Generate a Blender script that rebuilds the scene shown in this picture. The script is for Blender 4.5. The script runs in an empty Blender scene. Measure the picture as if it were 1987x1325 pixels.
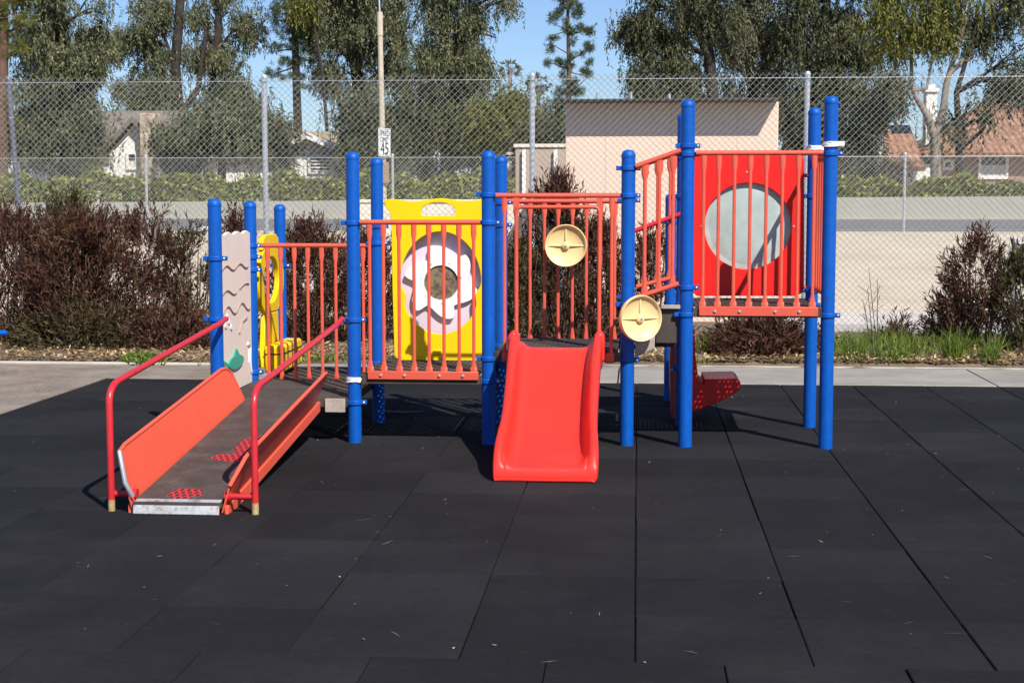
import bpy, math, random
import numpy as np
from mathutils import Vector
sc = bpy.context.scene
PI = math.pi
random.seed(7)
RNG = np.random.default_rng(11)

# ------------------------------------------------------------------ camera, sky, sun, exposure
F = 3050.0                                   # focal length in pixels of the 1987 x 1325 photograph
EYE = 1.585
PITCH = math.atan(277.5 / F)
YAW = math.atan(244.5 / math.hypot(F, 277.5))
cd = bpy.data.cameras.new('camera')
cam = bpy.data.objects.new('camera', cd)
sc.collection.objects.link(cam)
cam.location = (0, 0, EYE)
cam.rotation_euler = (PI / 2 - PITCH, 0, YAW)
cd.sensor_width = 36.0
cd.lens = F / 1987 * 36.0
cd.clip_start = 0.1
cd.clip_end = 2000
sc.camera = cam

SUN_EL = math.radians(45)
to_sun = Vector((0.543 * math.cos(SUN_EL), -0.84 * math.cos(SUN_EL), math.sin(SUN_EL))).normalized()
w = bpy.data.worlds.new('World')
sc.world = w
w.use_nodes = True
wn = w.node_tree.nodes
sky = wn.new('ShaderNodeTexSky')
sky.sky_type = 'NISHITA'
sky.sun_disc = False
sky.sun_elevation = SUN_EL
sky.sun_rotation = math.atan2(to_sun.x, to_sun.y)
sky.air_density = 1.0
sky.dust_density = 0.25
sky.ozone_density = 4.5
tint = wn.new('ShaderNodeMix'); tint.data_type = 'RGBA'; tint.blend_type = 'MULTIPLY'
tint.inputs[0].default_value = 1.0
tint.inputs[7].default_value = (0.87, 0.94, 1.12, 1)      # clear dry air: a little bluer than the stock sky
w.node_tree.links.new(sky.outputs[0], tint.inputs[6])
w.node_tree.links.new(tint.outputs[2], wn['Background'].inputs[0])
wn['Background'].inputs[1].default_value = 0.085
sd = bpy.data.lights.new('sun', 'SUN')
sd.energy = 5.0
sd.angle = math.radians(0.5)
sd.color = (1.0, 0.95, 0.88)
sun = bpy.data.objects.new('sun', sd)
sc.collection.objects.link(sun)
sun.rotation_euler = (-to_sun).to_track_quat('-Z', 'Y').to_euler()
sun.location = (20, -20, 30)
sc.view_settings.view_transform = 'Standard'
sc.view_settings.look = 'None'
sc.view_settings.exposure = 0.42
sc.view_settings.gamma = 1.0

# ------------------------------------------------------------------ helpers
fw = np.array([-math.sin(YAW) * math.cos(PITCH), math.cos(YAW) * math.cos(PITCH), -math.sin(PITCH)])
rt = np.array([math.cos(YAW), math.sin(YAW), 0.0])
upv = np.cross(rt, fw)


def at(x, y, Y):
    """point at distance Y (world y) seen at photo pixel x, y"""
    d = rt * (x - 993.5) / F + upv * (662.5 - y) / F + fw
    p = d * (Y / d[1])
    return (p[0], Y, p[2] + EYE)


def gr(x, y, z=0.0):
    d = rt * (x - 993.5) / F + upv * (662.5 - y) / F + fw
    p = d * ((z - EYE) / d[2])
    return (p[0], p[1], z)


class MB:
    def __init__(s):
        s.v = []; s.f = []

    def add(s, vs, fs):
        o = len(s.v)
        s.v.extend([tuple(p) for p in vs])
        s.f.extend([tuple(i + o for i in f) for f in fs])
        return s

    def box(s, x0, x1, y0, y1, z0, z1):
        return s.add([(x0, y0, z0), (x1, y0, z0), (x1, y1, z0), (x0, y1, z0),
                      (x0, y0, z1), (x1, y0, z1), (x1, y1, z1), (x0, y1, z1)],
                     [(3, 2, 1, 0), (4, 5, 6, 7), (0, 1, 5, 4), (1, 2, 6, 5), (2, 3, 7, 6), (3, 0, 4, 7)])

    def tube(s, pts, r, n=10, caps=True):
        pts = [Vector(p) for p in pts]
        rs = r if isinstance(r, (list, tuple)) else [r] * len(pts)
        rings = []
        ref = None
        for i, p in enumerate(pts):
            if i == 0: d = pts[1] - p
            elif i == len(pts) - 1: d = p - pts[i - 1]
            else: d = (pts[i + 1] - p).normalized() + (p - pts[i - 1]).normalized()
            d.normalize()
            if ref is None:
                ref = Vector((0, 0, 1)) if abs(d.z) < 0.9 else Vector((1, 0, 0))
            u = d.cross(ref)
            if u.length < 1e-4:
                u = d.cross(Vector((0.3, 1, 0.2)))
            u.normalize()
            v = d.cross(u).normalized()
            ref = u.cross(d)
            rings.append([p + (u * math.cos(2 * PI * k / n) + v * math.sin(2 * PI * k / n)) * rs[i] for k in range(n)])
        vs = [q for ring in rings for q in ring]
        fs = []
        for i in range(len(pts) - 1):
            for k in range(n):
                k2 = (k + 1) % n
                fs.append((i * n + k, i * n + k2, (i + 1) * n + k2, (i + 1) * n + k))
        if caps:
            fs.append(tuple(range(n - 1, -1, -1)))
            fs.append(tuple((len(pts) - 1) * n + k for k in range(n)))
        return s.add(vs, fs)

    def lathe(s, prof, c, axis='Z', n=24):
        """prof: (radius, height along axis); axis Z up, or Y towards -Y"""
        vs = []
        for r, h in prof:
            for k in range(n):
                a = 2 * PI * k / n
                if axis == 'Z': vs.append((c[0] + r * math.cos(a), c[1] + r * math.sin(a), c[2] + h))
                else: vs.append((c[0] + r * math.cos(a), c[1] - h, c[2] + r * math.sin(a)))
        fs = []
        for i in range(len(prof) - 1):
            for k in range(n):
                k2 = (k + 1) % n
                fs.append((i * n + k, i * n + k2, (i + 1) * n + k2, (i + 1) * n + k))
        fs.append(tuple(range(n - 1, -1, -1)))
        fs.append(tuple((len(prof) - 1) * n + k for k in range(n)))
        return s.add(vs, fs)

    def prism(s, out, plane, t0, t1):
        """outline in a plane ('XZ', 'YZ', 'XY') given thickness t0..t1 along the third axis"""
        n = len(out)
        def P(a, b, t):
            return {'XZ': (a, t, b), 'YZ': (t, a, b), 'XY': (a, b, t)}[plane]
        vs = [P(a, b, t0) for a, b in out] + [P(a, b, t1) for a, b in out]
        fs = [tuple(range(n)), tuple(range(2 * n - 1, n - 1, -1))]
        for i in range(n):
            j = (i + 1) % n
            fs.append((j, i, n + i, n + j))
        return s.add(vs, fs)

    def ring(s, out, c, rfun, plane, t0, t1, n=96):
        """a slab with outline `out` and a hole round c, radius rfun(angle)"""
        angs = [2 * PI * k / n for k in range(n)]
        angs += [math.atan2(b - c[1], a - c[0]) % (2 * PI) for a, b in out]
        angs = sorted(set(round(a, 5) for a in angs))
        inner, outer = [], []
        for a in angs:
            dx, dy = math.cos(a), math.sin(a)
            best = 0
            for i in range(len(out)):
                x1, y1 = out[i][0] - c[0], out[i][1] - c[1]
                x2, y2 = out[(i + 1) % len(out)][0] - c[0], out[(i + 1) % len(out)][1] - c[1]
                ex, ey = x2 - x1, y2 - y1
                den = dx * ey - dy * ex
                if abs(den) < 1e-12: continue
                t = (x1 * ey - y1 * ex) / den
                u = (x1 * dy - y1 * dx) / den
                if -1e-4 <= u <= 1 + 1e-4 and t > best: best = t
            r = min(rfun(a), best - 0.008)
            inner.append((c[0] + dx * r, c[1] + dy * r))
            outer.append((c[0] + dx * best, c[1] + dy * best))
        def P(p, t):
            return {'XZ': (p[0], t, p[1]), 'YZ': (t, p[0], p[1])}[plane]
        m = len(angs)
        vs = [P(p, t0) for p in inner] + [P(p, t0) for p in outer] + [P(p, t1) for p in inner] + [P(p, t1) for p in outer]
        fs = []
        for i in range(m):
            j = (i + 1) % m
            fs += [(i, j, m + j, m + i), (2 * m + j, 2 * m + i, 3 * m + i, 3 * m + j),
                   (j, i, 2 * m + i, 2 * m + j), (m + i, m + j, 3 * m + j, 3 * m + i)]
        return s.add(vs, fs)

    def loft(s, rings, caps=True):
        n = len(rings[0])
        vs = [q for r in rings for q in r]
        fs = []
        for i in range(len(rings) - 1):
            for k in range(n):
                k2 = (k + 1) % n
                fs.append((i * n + k, i * n + k2, (i + 1) * n + k2, (i + 1) * n + k))
        if caps:
            fs.append(tuple(range(n - 1, -1, -1)))
            fs.append(tuple((len(rings) - 1) * n + k for k in range(n)))
        return s.add(vs, fs)

    def build(s, name, mat, parent=None, smooth=True, bevel=0.0, ang=35):
        o = origin(parent)
        me = bpy.data.meshes.new(name)
        me.from_pydata([(p[0] - o[0], p[1] - o[1], p[2] - o[2]) for p in s.v], [], s.f)
        me.update()
        import bmesh
        bm = bmesh.new(); bm.from_mesh(me)
        bmesh.ops.recalc_face_normals(bm, faces=bm.faces)
        bm.to_mesh(me); bm.free()
        if smooth:
            me.polygons.foreach_set('use_smooth', [True] * len(me.polygons))
            me.set_sharp_from_angle(angle=math.radians(ang))
        return link(name, me, mat, parent, bevel)


def origin(parent):
    o = Vector((0, 0, 0))
    while parent is not None:
        o += Vector(parent.location); parent = parent.parent
    return o


def link(name, me, mat, parent=None, bevel=0.0):
    ob = bpy.data.objects.new(name, me)
    me.materials.append(mat)
    sc.collection.objects.link(ob)
    if parent is not None: ob.parent = parent
    if bevel:
        b = ob.modifiers.new('bevel', 'BEVEL')
        b.width = bevel; b.segments = 2; b.limit_method = 'ANGLE'; b.angle_limit = math.radians(40)
    return ob


def tag(o, label=None, cat=None, group=None, kind=None):
    if label: o['label'] = label
    if cat: o['category'] = cat
    if group: o['group'] = group
    if kind: o['kind'] = kind
    return o


def thing(name, label, cat, loc, group=None):
    o = bpy.data.objects.new(name, None)
    o.empty_display_size = 0.2
    sc.collection.objects.link(o)
    o.location = loc
    return tag(o, label, cat, group)


def struct(o):
    o['kind'] = 'structure'; return o


# quads as numpy -> mesh (leaves, mesh wires)
def quad_mesh(name, V, mat, parent=None, smooth=False):
    """V: (n, 4, 3) array of quads in world space"""
    o = np.array(origin(parent))
    n = V.shape[0]
    me = bpy.data.meshes.new(name)
    me.vertices.add(n * 4)
    me.vertices.foreach_set('co', (V.reshape(-1, 3) - o).astype(np.float32).ravel())
    me.loops.add(n * 4)
    me.loops.foreach_set('vertex_index', np.arange(n * 4, dtype=np.int32))
    me.polygons.add(n)
    me.polygons.foreach_set('loop_start', np.arange(0, n * 4, 4, dtype=np.int32))
    me.update(calc_edges=True)
    me.validate()
    return link(name, me, mat, parent)


def leaves(pos, dirs, L, W):
    """diamond leaves: pos (n,3) base, dirs (n,3) unit, L, W (n,)"""
    n = len(pos)
    rnd = RNG.normal(size=(n, 3))
    side = np.cross(dirs, rnd)
    side /= np.linalg.norm(side, axis=1)[:, None] + 1e-9
    nrm = np.cross(side, dirs)
    q = np.empty((n, 4, 3))
    mid = pos + dirs * (L * 0.45)[:, None] + nrm * (L * 0.06)[:, None]
    q[:, 0] = pos
    q[:, 1] = mid + side * (W / 2)[:, None]
    q[:, 2] = pos + dirs * L[:, None]
    q[:, 3] = mid - side * (W / 2)[:, None]
    return q


def unit(a):
    return a / (np.linalg.norm(a, axis=-1, keepdims=True) + 1e-9)


# ------------------------------------------------------------------ materials
class NT:
    def __init__(s, name):
        s.m = bpy.data.materials.new(name); s.m.use_nodes = True
        s.t = s.m.node_tree; s.b = s.t.nodes['Principled BSDF']
    def n(s, kind, **kw):
        nd = s.t.nodes.new(kind)
        for k, v in kw.items(): setattr(nd, k, v)
        return nd
    def l(s, a, b): s.t.links.new(a, b)
    def noise(s, scale, detail=4, vec=None, rough=0.6):
        nd = s.n('ShaderNodeTexNoise')
        nd.inputs['Scale'].default_value = scale; nd.inputs['Detail'].default_value = detail
        nd.inputs['Roughness'].default_value = rough
        if vec is not None: s.l(vec, nd.inputs['Vector'])
        return nd.outputs[0]
    def ramp(s, fac, stops):
        nd = s.n('ShaderNodeValToRGB')
        cr = nd.color_ramp
        while len(cr.elements) < len(stops): cr.elements.new(0.5)
        for e, (p, c) in zip(cr.elements, stops):
            e.position = p; e.color = (*c, 1) if len(c) == 3 else c
        s.l(fac, nd.inputs[0])
        return nd.outputs[0]
    def mix(s, fac, a, b, mode='MIX'):
        nd = s.n('ShaderNodeMix', data_type='RGBA', blend_type=mode)
        for val, idx in ((fac, 0), (a, 6), (b, 7)):
            if isinstance(val, (int, float)): nd.inputs[idx].default_value = val
            elif isinstance(val, tuple): nd.inputs[idx].default_value = (*val, 1)
            else: s.l(val, nd.inputs[idx])
        return nd.outputs[2]
    def math(s, op, a, b=0.0):
        nd = s.n('ShaderNodeMath', operation=op)
        for i, val in enumerate((a, b)):
            if isinstance(val, (int, float)): nd.inputs[i].default_value = val
            else: s.l(val, nd.inputs[i])
        return nd.outputs[0]
    def coord(s, kind='Object'):
        return s.n('ShaderNodeTexCoord').outputs[kind]
    def bump(s, h, strength=0.3, dist=0.01):
        nd = s.n('ShaderNodeBump')
        nd.inputs['Strength'].default_value = strength; nd.inputs['Distance'].default_value = dist
        s.l(h, nd.inputs['Height']); s.l(nd.outputs[0], s.b.inputs['Normal'])
    def col(s, c):
        if isinstance(c, tuple): s.b.inputs['Base Color'].default_value = (*c, 1)
        else: s.l(c, s.b.inputs['Base Color'])
    def set(s, **kw):
        for k, v in kw.items(): s.b.inputs[k.replace('_', ' ')].default_value = v


def sc3(c, k): return tuple(min(1, x * k) for x in c)


def paint(name, c, rough=0.4, var=0.18, scale=6.0, bump=0.05, scuff=0.0, metal=0.0, spec=0.5):
    """painted / moulded surface: gentle tone variation, fine bump, optional pale scuffs"""
    n = NT(name)
    co = n.coord()
    a = n.noise(scale, 5, co)
    base = n.mix(a, sc3(c, 1 - var), sc3(c, 1 + var))
    if scuff:
        sn = n.noise(38, 6, co, 0.75)
        mk = n.ramp(sn, [(0.66, (0, 0, 0)), (0.74, (1, 1, 1))])
        k = n.math('MULTIPLY', mk, scuff)
        base = n.mix(k, base, (0.55, 0.5, 0.48))
    n.col(base)
    rr = n.noise(25, 4, co)
    r2 = n.math('ADD', n.math('MULTIPLY', rr, 0.25), rough - 0.12)
    n.l(r2, n.b.inputs['Roughness'])
    n.set(Metallic=metal)
    n.b.inputs['Specular IOR Level'].default_value = spec
    if bump: n.bump(n.noise(140, 3, co), bump, 0.004)
    return n.m


def rocky(name, stops, scale=1.0, fine=60, rough=0.9, bump=0.4, dist=0.01):
    n = NT(name)
    co = n.coord()
    a = n.noise(scale, 8, co, 0.65)
    b = n.noise(fine, 5, co, 0.7)
    c = n.ramp(n.math('ADD', n.math('MULTIPLY', a, 0.65), n.math('MULTIPLY', b, 0.35)), stops)
    n.col(c); n.set(Roughness=rough)
    n.b.inputs['Specular IOR Level'].default_value = 0.25
    n.bump(b, bump, dist)
    return n.m


def leafmat(name, stops, trans=0.25, rough=0.55):
    n = NT(name)
    g = n.n('ShaderNodeNewGeometry')
    co = n.coord()
    big = n.noise(0.9, 3, co)
    f = n.math('ADD', n.math('MULTIPLY', g.outputs['Random Per Island'], 0.62), n.math('MULTIPLY', big, 0.38))
    c = n.ramp(f, stops)
    n.col(c); n.set(Roughness=rough)
    n.b.inputs['Specular IOR Level'].default_value = 0.14
    tr = n.n('ShaderNodeBsdfTranslucent'); n.l(c, tr.inputs['Color'])
    mx = n.n('ShaderNodeMixShader'); mx.inputs[0].default_value = trans
    out = n.t.nodes['Material Output']
    n.l(n.b.outputs[0], mx.inputs[1]); n.l(tr.outputs[0], mx.inputs[2]); n.l(mx.outputs[0], out.inputs['Surface'])
    return n.m


BLUE = paint('blue_powder_coat', (0.0006, 0.080, 0.385), 0.46, 0.32, 22, 0.12, 0.10, 0.0, 0.28)
ORANGE = paint('faded_red_vinyl', (0.60, 0.085, 0.045), 0.5, 0.2, 14, 0.1, 0.2)
RAIL = paint('dark_red_tube_paint', (0.52, 0.022, 0.03), 0.35, 0.2, 12, 0.04, 0.3)
RAMPRED = paint('orange_red_sheet', (0.78, 0.105, 0.055), 0.5, 0.08, 5, 0.05, 0.1)
SLIDE = paint('red_moulded_plastic', (0.78, 0.036, 0.024), 0.36, 0.14, 3, 0.03, 0.14, spec=0.3)
PANELRED = paint('red_panel_plastic', (0.70, 0.016, 0.012), 0.4, 0.1, 4, 0.04, 0.1, spec=0.3)
YELLOW = paint('yellow_panel_plastic', (0.86, 0.54, 0.002), 0.42, 0.08, 3, 0.04, 0.06, spec=0.3)
SAND = paint('sand_panel_plastic', (0.76, 0.65, 0.56), 0.55, 0.06, 4, 0.05)
SANDSHADE = paint('engraved_shade', (0.36, 0.25, 0.20), 0.7, 0.1, 6, 0.05)  # brown carries the shade of engraved wave lines; seaweed shares it
TEAL = paint('teal_plastic', (0.02, 0.36, 0.27), 0.4, 0.1, 6, 0.05)
LILAC = paint('lilac_plastic', (0.62, 0.53, 0.62), 0.4, 0.1, 3, 0.03)
WHITEP = paint('white_plastic', (0.82, 0.78, 0.78), 0.4, 0.06, 4, 0.03)
TAN = paint('tan_wheel_plastic', (0.80, 0.58, 0.27), 0.4, 0.08, 8, 0.05, 0.1)
WRAP = paint('white_tape', (0.80, 0.77, 0.72), 0.8, 0.12, 40, 0.6)
STEEL = paint('galvanised_steel', (0.50, 0.52, 0.54), 0.42, 0.15, 20, 0.05, 0, 0.6)
BOLT = paint('bright_bolt', (0.75, 0.72, 0.66), 0.3, 0.1, 30, 0, 0, 0.8)
BARE = rocky('worn_steel_lip', [(0.36, (0.09, 0.045, 0.03)), (0.45, (0.30, 0.30, 0.30)), (0.56, (0.42, 0.44, 0.46)), (0.64, (0.30, 0.16, 0.10)), (0.7, (0.36, 0.36, 0.36))], 7, 45, 0.5, 0.2, 0.003)
STUB = rocky('rusty_tube_end', [(0.3, (0.20, 0.12, 0.05)), (0.6, (0.45, 0.34, 0.16)), (0.8, (0.55, 0.48, 0.3))], 20, 90)
DECK = rocky('worn_deck_coating', [(0.3, (0.035, 0.026, 0.022)), (0.55, (0.075, 0.058, 0.050)), (0.8, (0.15, 0.12, 0.10))], 5, 90, 0.85, 0.5, 0.004)
BEIGE = rocky('bare_beige_steel', [(0.3, (0.20, 0.17, 0.14)), (0.6, (0.42, 0.37, 0.32)), (0.8, (0.50, 0.46, 0.42))], 6, 60, 0.6, 0.2)
CLOUDY = NT('cloudy_bubble')
_c = CLOUDY.coord()
CLOUDY.col(CLOUDY.mix(CLOUDY.ramp(CLOUDY.noise(5, 6, _c), [(0.35, (0, 0, 0)), (0.65, (1, 1, 1))]), (0.30, 0.36, 0.33), (0.44, 0.49, 0.46)))
CLOUDY.set(Roughness=0.28); CLOUDY.b.inputs['Coat Weight'].default_value = 0.3
CLOUDY = CLOUDY.m
SCRATCH = rocky('scratched_window', [(0.42, (0.09, 0.06, 0.045)), (0.5, (0.20, 0.15, 0.11)), (0.53, (0.20, 0.20, 0.07)), (0.62, (0.16, 0.11, 0.09))], 12, 50, 0.35, 0.1)


def rampmat():
    n = NT('worn_ramp_mesh')
    co = n.coord()
    a = n.noise(7, 6, co); b = n.noise(110, 4, co, 0.7)
    base = n.ramp(n.math('ADD', n.math('MULTIPLY', a, 0.5), n.math('MULTIPLY', b, 0.5)),
                  [(0.3, (0.022, 0.017, 0.015)), (0.5, (0.054, 0.041, 0.035)), (0.7, (0.125, 0.097, 0.084))])
    sep = n.n('ShaderNodeSeparateXYZ'); n.l(co, sep.inputs[0])
    x, y = sep.outputs[0], sep.outputs[1]
    wob = n.math('MULTIPLY', n.math('SUBTRACT', n.noise(14, 3, co), 0.5), 0.9)
    tot = None
    for cx, cy, rx, ry in ((0.0, 0.16, 0.085, 0.10), (0.13, 1.12, 0.11, 0.28), (0.10, 0.88, 0.15, 0.09), (0.17, 1.34, 0.06, 0.12)):
        dx = n.math('DIVIDE', n.math('SUBTRACT', x, cx), rx)
        dy = n.math('DIVIDE', n.math('SUBTRACT', y, cy), ry)
        d = n.math('SQRT', n.math('ADD', n.math('MULTIPLY', dx, dx), n.math('MULTIPLY', dy, dy)))
        m = n.math('LESS_THAN', n.math('ADD', d, wob), 1.0)
        tot = m if tot is None else n.math('MAXIMUM', tot, m)
    # diamonds of the expanded metal showing through
    u = n.math('ADD', n.math('MULTIPLY', x, 28.0), n.math('MULTIPLY', y, 11.0))
    v = n.math('SUBTRACT', n.math('MULTIPLY', x, 28.0), n.math('MULTIPLY', y, 11.0))
    fu = n.math('ABSOLUTE', n.math('SUBTRACT', n.math('FRACT', u), 0.5))
    fv = n.math('ABSOLUTE', n.math('SUBTRACT', n.math('FRACT', v), 0.5))
    line = n.math('GREATER_THAN', n.math('MAXIMUM', fu, fv), 0.33)
    redc = n.mix(line, (0.03, 0.012, 0.012), (0.50, 0.022, 0.025))
    n.col(n.mix(tot, base, redc))
    n.set(Roughness=0.85)
    n.bump(b, 0.5, 0.004)
    return n.m


RAMPTOP = rampmat()


def rubbermat():
    n = NT('black_rubber_tile')
    g = n.n('ShaderNodeNewGeometry')
    co = n.coord()
    big = n.noise(0.8, 6, co, 0.6)
    fine = n.noise(85, 5, co, 0.9)
    mid = n.noise(14, 5, co, 0.7)
    f = n.math('ADD', n.math('ADD', n.math('MULTIPLY', g.outputs['Random Per Island'], 0.12), n.math('MULTIPLY', big, 0.38)),
               n.math('ADD', n.math('MULTIPLY', fine, 0.36), n.math('MULTIPLY', mid, 0.14)))
    c = n.ramp(f, [(0.27, (0.0072, 0.0070, 0.0077)), (0.5, (0.0148, 0.0145, 0.0160)), (0.74, (0.031, 0.030, 0.032))])
    # dust scuffs
    sc_ = n.n('ShaderNodeMapping'); n.l(co, sc_.inputs[0]); sc_.inputs['Scale'].default_value = (5, 8, 3)
    s1 = n.noise(2.4, 8, sc_.outputs[0], 0.75)
    mk = n.ramp(s1, [(0.56, (0, 0, 0)), (0.78, (0.22, 0.22, 0.22))])
    s2 = n.noise(0.55, 7, co, 0.7)
    c = n.mix(n.ramp(s2, [(0.5, (0, 0, 0)), (0.72, (0.45, 0.45, 0.45))]), c, (0.036, 0.0345, 0.0355))
    c = n.mix(mk, c, (0.085, 0.08, 0.08))
    n.col(c); n.set(Roughness=0.9)
    n.b.inputs['Specular IOR Level'].default_value = 0.10
    n.bump(fine, 0.6, 0.004)
    return n.m


RUBBER = rubbermat()
CONC = rocky('old_concrete', [(0.3, (0.17, 0.148, 0.125)), (0.5, (0.28, 0.255, 0.222)), (0.7, (0.37, 0.345, 0.305))], 1.6, 70, 0.9, 0.25, 0.004)
CONCDARK = rocky('stained_concrete', [(0.28, (0.12, 0.09, 0.07)), (0.5, (0.225, 0.185, 0.148)), (0.72, (0.33, 0.285, 0.24))], 2.2, 60, 0.9, 0.3, 0.004)
CURB = rocky('pale_kerb', [(0.3, (0.34, 0.30, 0.245)), (0.7, (0.52, 0.47, 0.40))], 3, 50, 0.9, 0.3, 0.004)
PALEC = rocky('white_concrete', [(0.3, (0.42, 0.39, 0.35)), (0.7, (0.58, 0.55, 0.50))], 1.2, 50, 0.9, 0.2, 0.004)
DIRT = rocky('pale_dirt', [(0.3, (0.42, 0.345, 0.25)), (0.5, (0.53, 0.45, 0.34)), (0.7, (0.60, 0.52, 0.41))], 0.7, 18, 0.95, 0.5, 0.03)
SOIL = rocky('planter_soil', [(0.3, (0.07, 0.05, 0.035)), (0.5, (0.17, 0.125, 0.085)), (0.7, (0.30, 0.23, 0.15))], 3, 40, 0.95, 0.8, 0.02)
ASPHALT = rocky('road_asphalt', [(0.3, (0.13, 0.13, 0.135)), (0.7, (0.20, 0.20, 0.205))], 0.5, 30, 0.9, 0.2)
WALLC = rocky('grey_wall_concrete', [(0.3, (0.33, 0.31, 0.255)), (0.7, (0.44, 0.42, 0.355))], 0.35, 12, 0.9, 0.2)
MULCH = leafmat('dry_leaf_litter', [(0.15, (0.10, 0.06, 0.035)), (0.5, (0.38, 0.25, 0.12)), (0.8, (0.58, 0.44, 0.25))], 0.1)
NEEDLE = leafmat('dry_needles', [(0.2, (0.16, 0.06, 0.03)), (0.8, (0.35, 0.17, 0.09))], 0.0)
BITS = leafmat('pale_specks', [(0.2, (0.07, 0.06, 0.05)), (0.5, (0.20, 0.16, 0.125)), (0.9, (0.46, 0.41, 0.35))], 0.0)
GRASS = leafmat('fresh_grass', [(0.12, (0.05, 0.09, 0.012)), (0.45, (0.13, 0.20, 0.03)), (0.75, (0.22, 0.27, 0.06)), (0.95, (0.36, 0.33, 0.13))], 0.3)
PURPLE = leafmat('purple_hopbush_leaf', [(0.14, (0.029, 0.012, 0.009)), (0.40, (0.090, 0.034, 0.026)), (0.60, (0.100, 0.062, 0.029)), (0.80, (0.138, 0.065, 0.048)), (0.94, (0.277, 0.195, 0.138))], 0.15)
PURPLE2 = leafmat('bronze_hopbush_leaf', [(0.14, (0.022, 0.020, 0.008)), (0.42, (0.062, 0.058, 0.020)), (0.66, (0.105, 0.072, 0.038)), (0.92, (0.24, 0.20, 0.115))], 0.15)
TWIG = rocky('twig_bark', [(0.3, (0.05, 0.035, 0.028)), (0.7, (0.15, 0.11, 0.085))], 8, 60)
EUC = leafmat('eucalyptus_leaf', [(0.12, (0.034, 0.043, 0.020)), (0.45, (0.109, 0.120, 0.060)), (0.72, (0.190, 0.190, 0.101)), (0.92, (0.345, 0.310, 0.190))], 0.12)
EUCD = leafmat('dark_eucalyptus_leaf', [(0.12, (0.029, 0.037, 0.018)), (0.5, (0.084, 0.092, 0.045)), (0.9, (0.201, 0.186, 0.101))], 0.1)
EUCS = leafmat('silvery_eucalyptus_leaf', [(0.12, (0.055, 0.062, 0.036)), (0.5, (0.150, 0.155, 0.092)), (0.9, (0.29, 0.27, 0.19))], 0.15)
OLIVE = leafmat('yellow_green_leaf', [(0.12, (0.068, 0.083, 0.018)), (0.5, (0.173, 0.180, 0.045)), (0.9, (0.330, 0.300, 0.090))], 0.3)
PINE = leafmat('pine_needle', [(0.12, (0.030, 0.051, 0.024)), (0.5, (0.075, 0.105, 0.048)), (0.9, (0.180, 0.188, 0.090))], 0.1)
IVY = leafmat('ivy_leaf', [(0.12, (0.07, 0.085, 0.016)), (0.5, (0.24, 0.26, 0.05)), (0.9, (0.48, 0.44, 0.115))], 0.25)
BARKD = rocky('dark_bark', [(0.3, (0.018, 0.014, 0.012)), (0.7, (0.07, 0.055, 0.045))], 3, 20)
BARKR = rocky('red_pine_bark', [(0.3, (0.06, 0.035, 0.025)), (0.7, (0.19, 0.11, 0.075))], 3, 20)
BARKP = rocky('pale_bark', [(0.3, (0.16, 0.125, 0.095)), (0.7, (0.36, 0.30, 0.24))], 2, 20)
PEACH = rocky('peach_stucco', [(0.3, (0.72, 0.53, 0.41)), (0.7, (0.80, 0.60, 0.475))], 0.8, 90, 0.9, 0.25, 0.004)
CREAM = rocky('cream_wall', [(0.3, (0.60, 0.53, 0.44)), (0.7, (0.74, 0.68, 0.58))], 1.5, 40, 0.9, 0.2)
TANWALL = rocky('tan_wall', [(0.3, (0.36, 0.285, 0.215)), (0.7, (0.47, 0.38, 0.30))], 1.5, 40, 0.9, 0.2)
WHITEW = rocky('white_stucco', [(0.3, (0.72, 0.69, 0.64)), (0.7, (0.80, 0.78, 0.74))], 1.2, 30, 0.9, 0.1)
SHINGLE = rocky('grey_brown_shingle', [(0.3, (0.12, 0.10, 0.085)), (0.7, (0.26, 0.22, 0.19))], 2, 9, 0.9, 0.6, 0.05)
STRAWROOF = rocky('tan_shingle', [(0.3, (0.26, 0.20, 0.13)), (0.7, (0.45, 0.37, 0.26))], 2, 9, 0.9, 0.6, 0.05)
STONE = rocky('chimney_stone', [(0.35, (0.22, 0.16, 0.12)), (0.5, (0.46, 0.36, 0.27)), (0.65, (0.60, 0.52, 0.43))], 2.5, 6, 0.9, 0.8, 0.08)
BRICKISH = rocky('pinkish_wall', [(0.3, (0.27, 0.165, 0.125)), (0.7, (0.40, 0.27, 0.21))], 2, 10, 0.9, 0.3)


def tilemat():
    n = NT('terracotta_tile')
    co = n.coord()
    wv = n.n('ShaderNodeTexWave', wave_type='BANDS', bands_direction='X')
    wv.inputs['Scale'].default_value = 1.1; wv.inputs['Distortion'].default_value = 0.6
    n.l(co, wv.inputs[0])
    wz = n.n('ShaderNodeTexWave', wave_type='BANDS', bands_direction='Z', wave_profile='SAW')
    wz.inputs['Scale'].default_value = 1.3; wz.inputs['Distortion'].default_value = 0.5
    n.l(co, wz.inputs[0])
    a = n.noise(3, 5, co)
    c = n.ramp(a, [(0.3, (0.20, 0.10, 0.062)), (0.55, (0.32, 0.17, 0.105)), (0.75, (0.43, 0.26, 0.175))])
    n.col(c); n.set(Roughness=0.9)
    n.bump(n.math('ADD', n.math('MULTIPLY', wv.outputs[1], 0.5), wz.outputs[1]), 0.9, 0.08)
    return n.m


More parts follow.
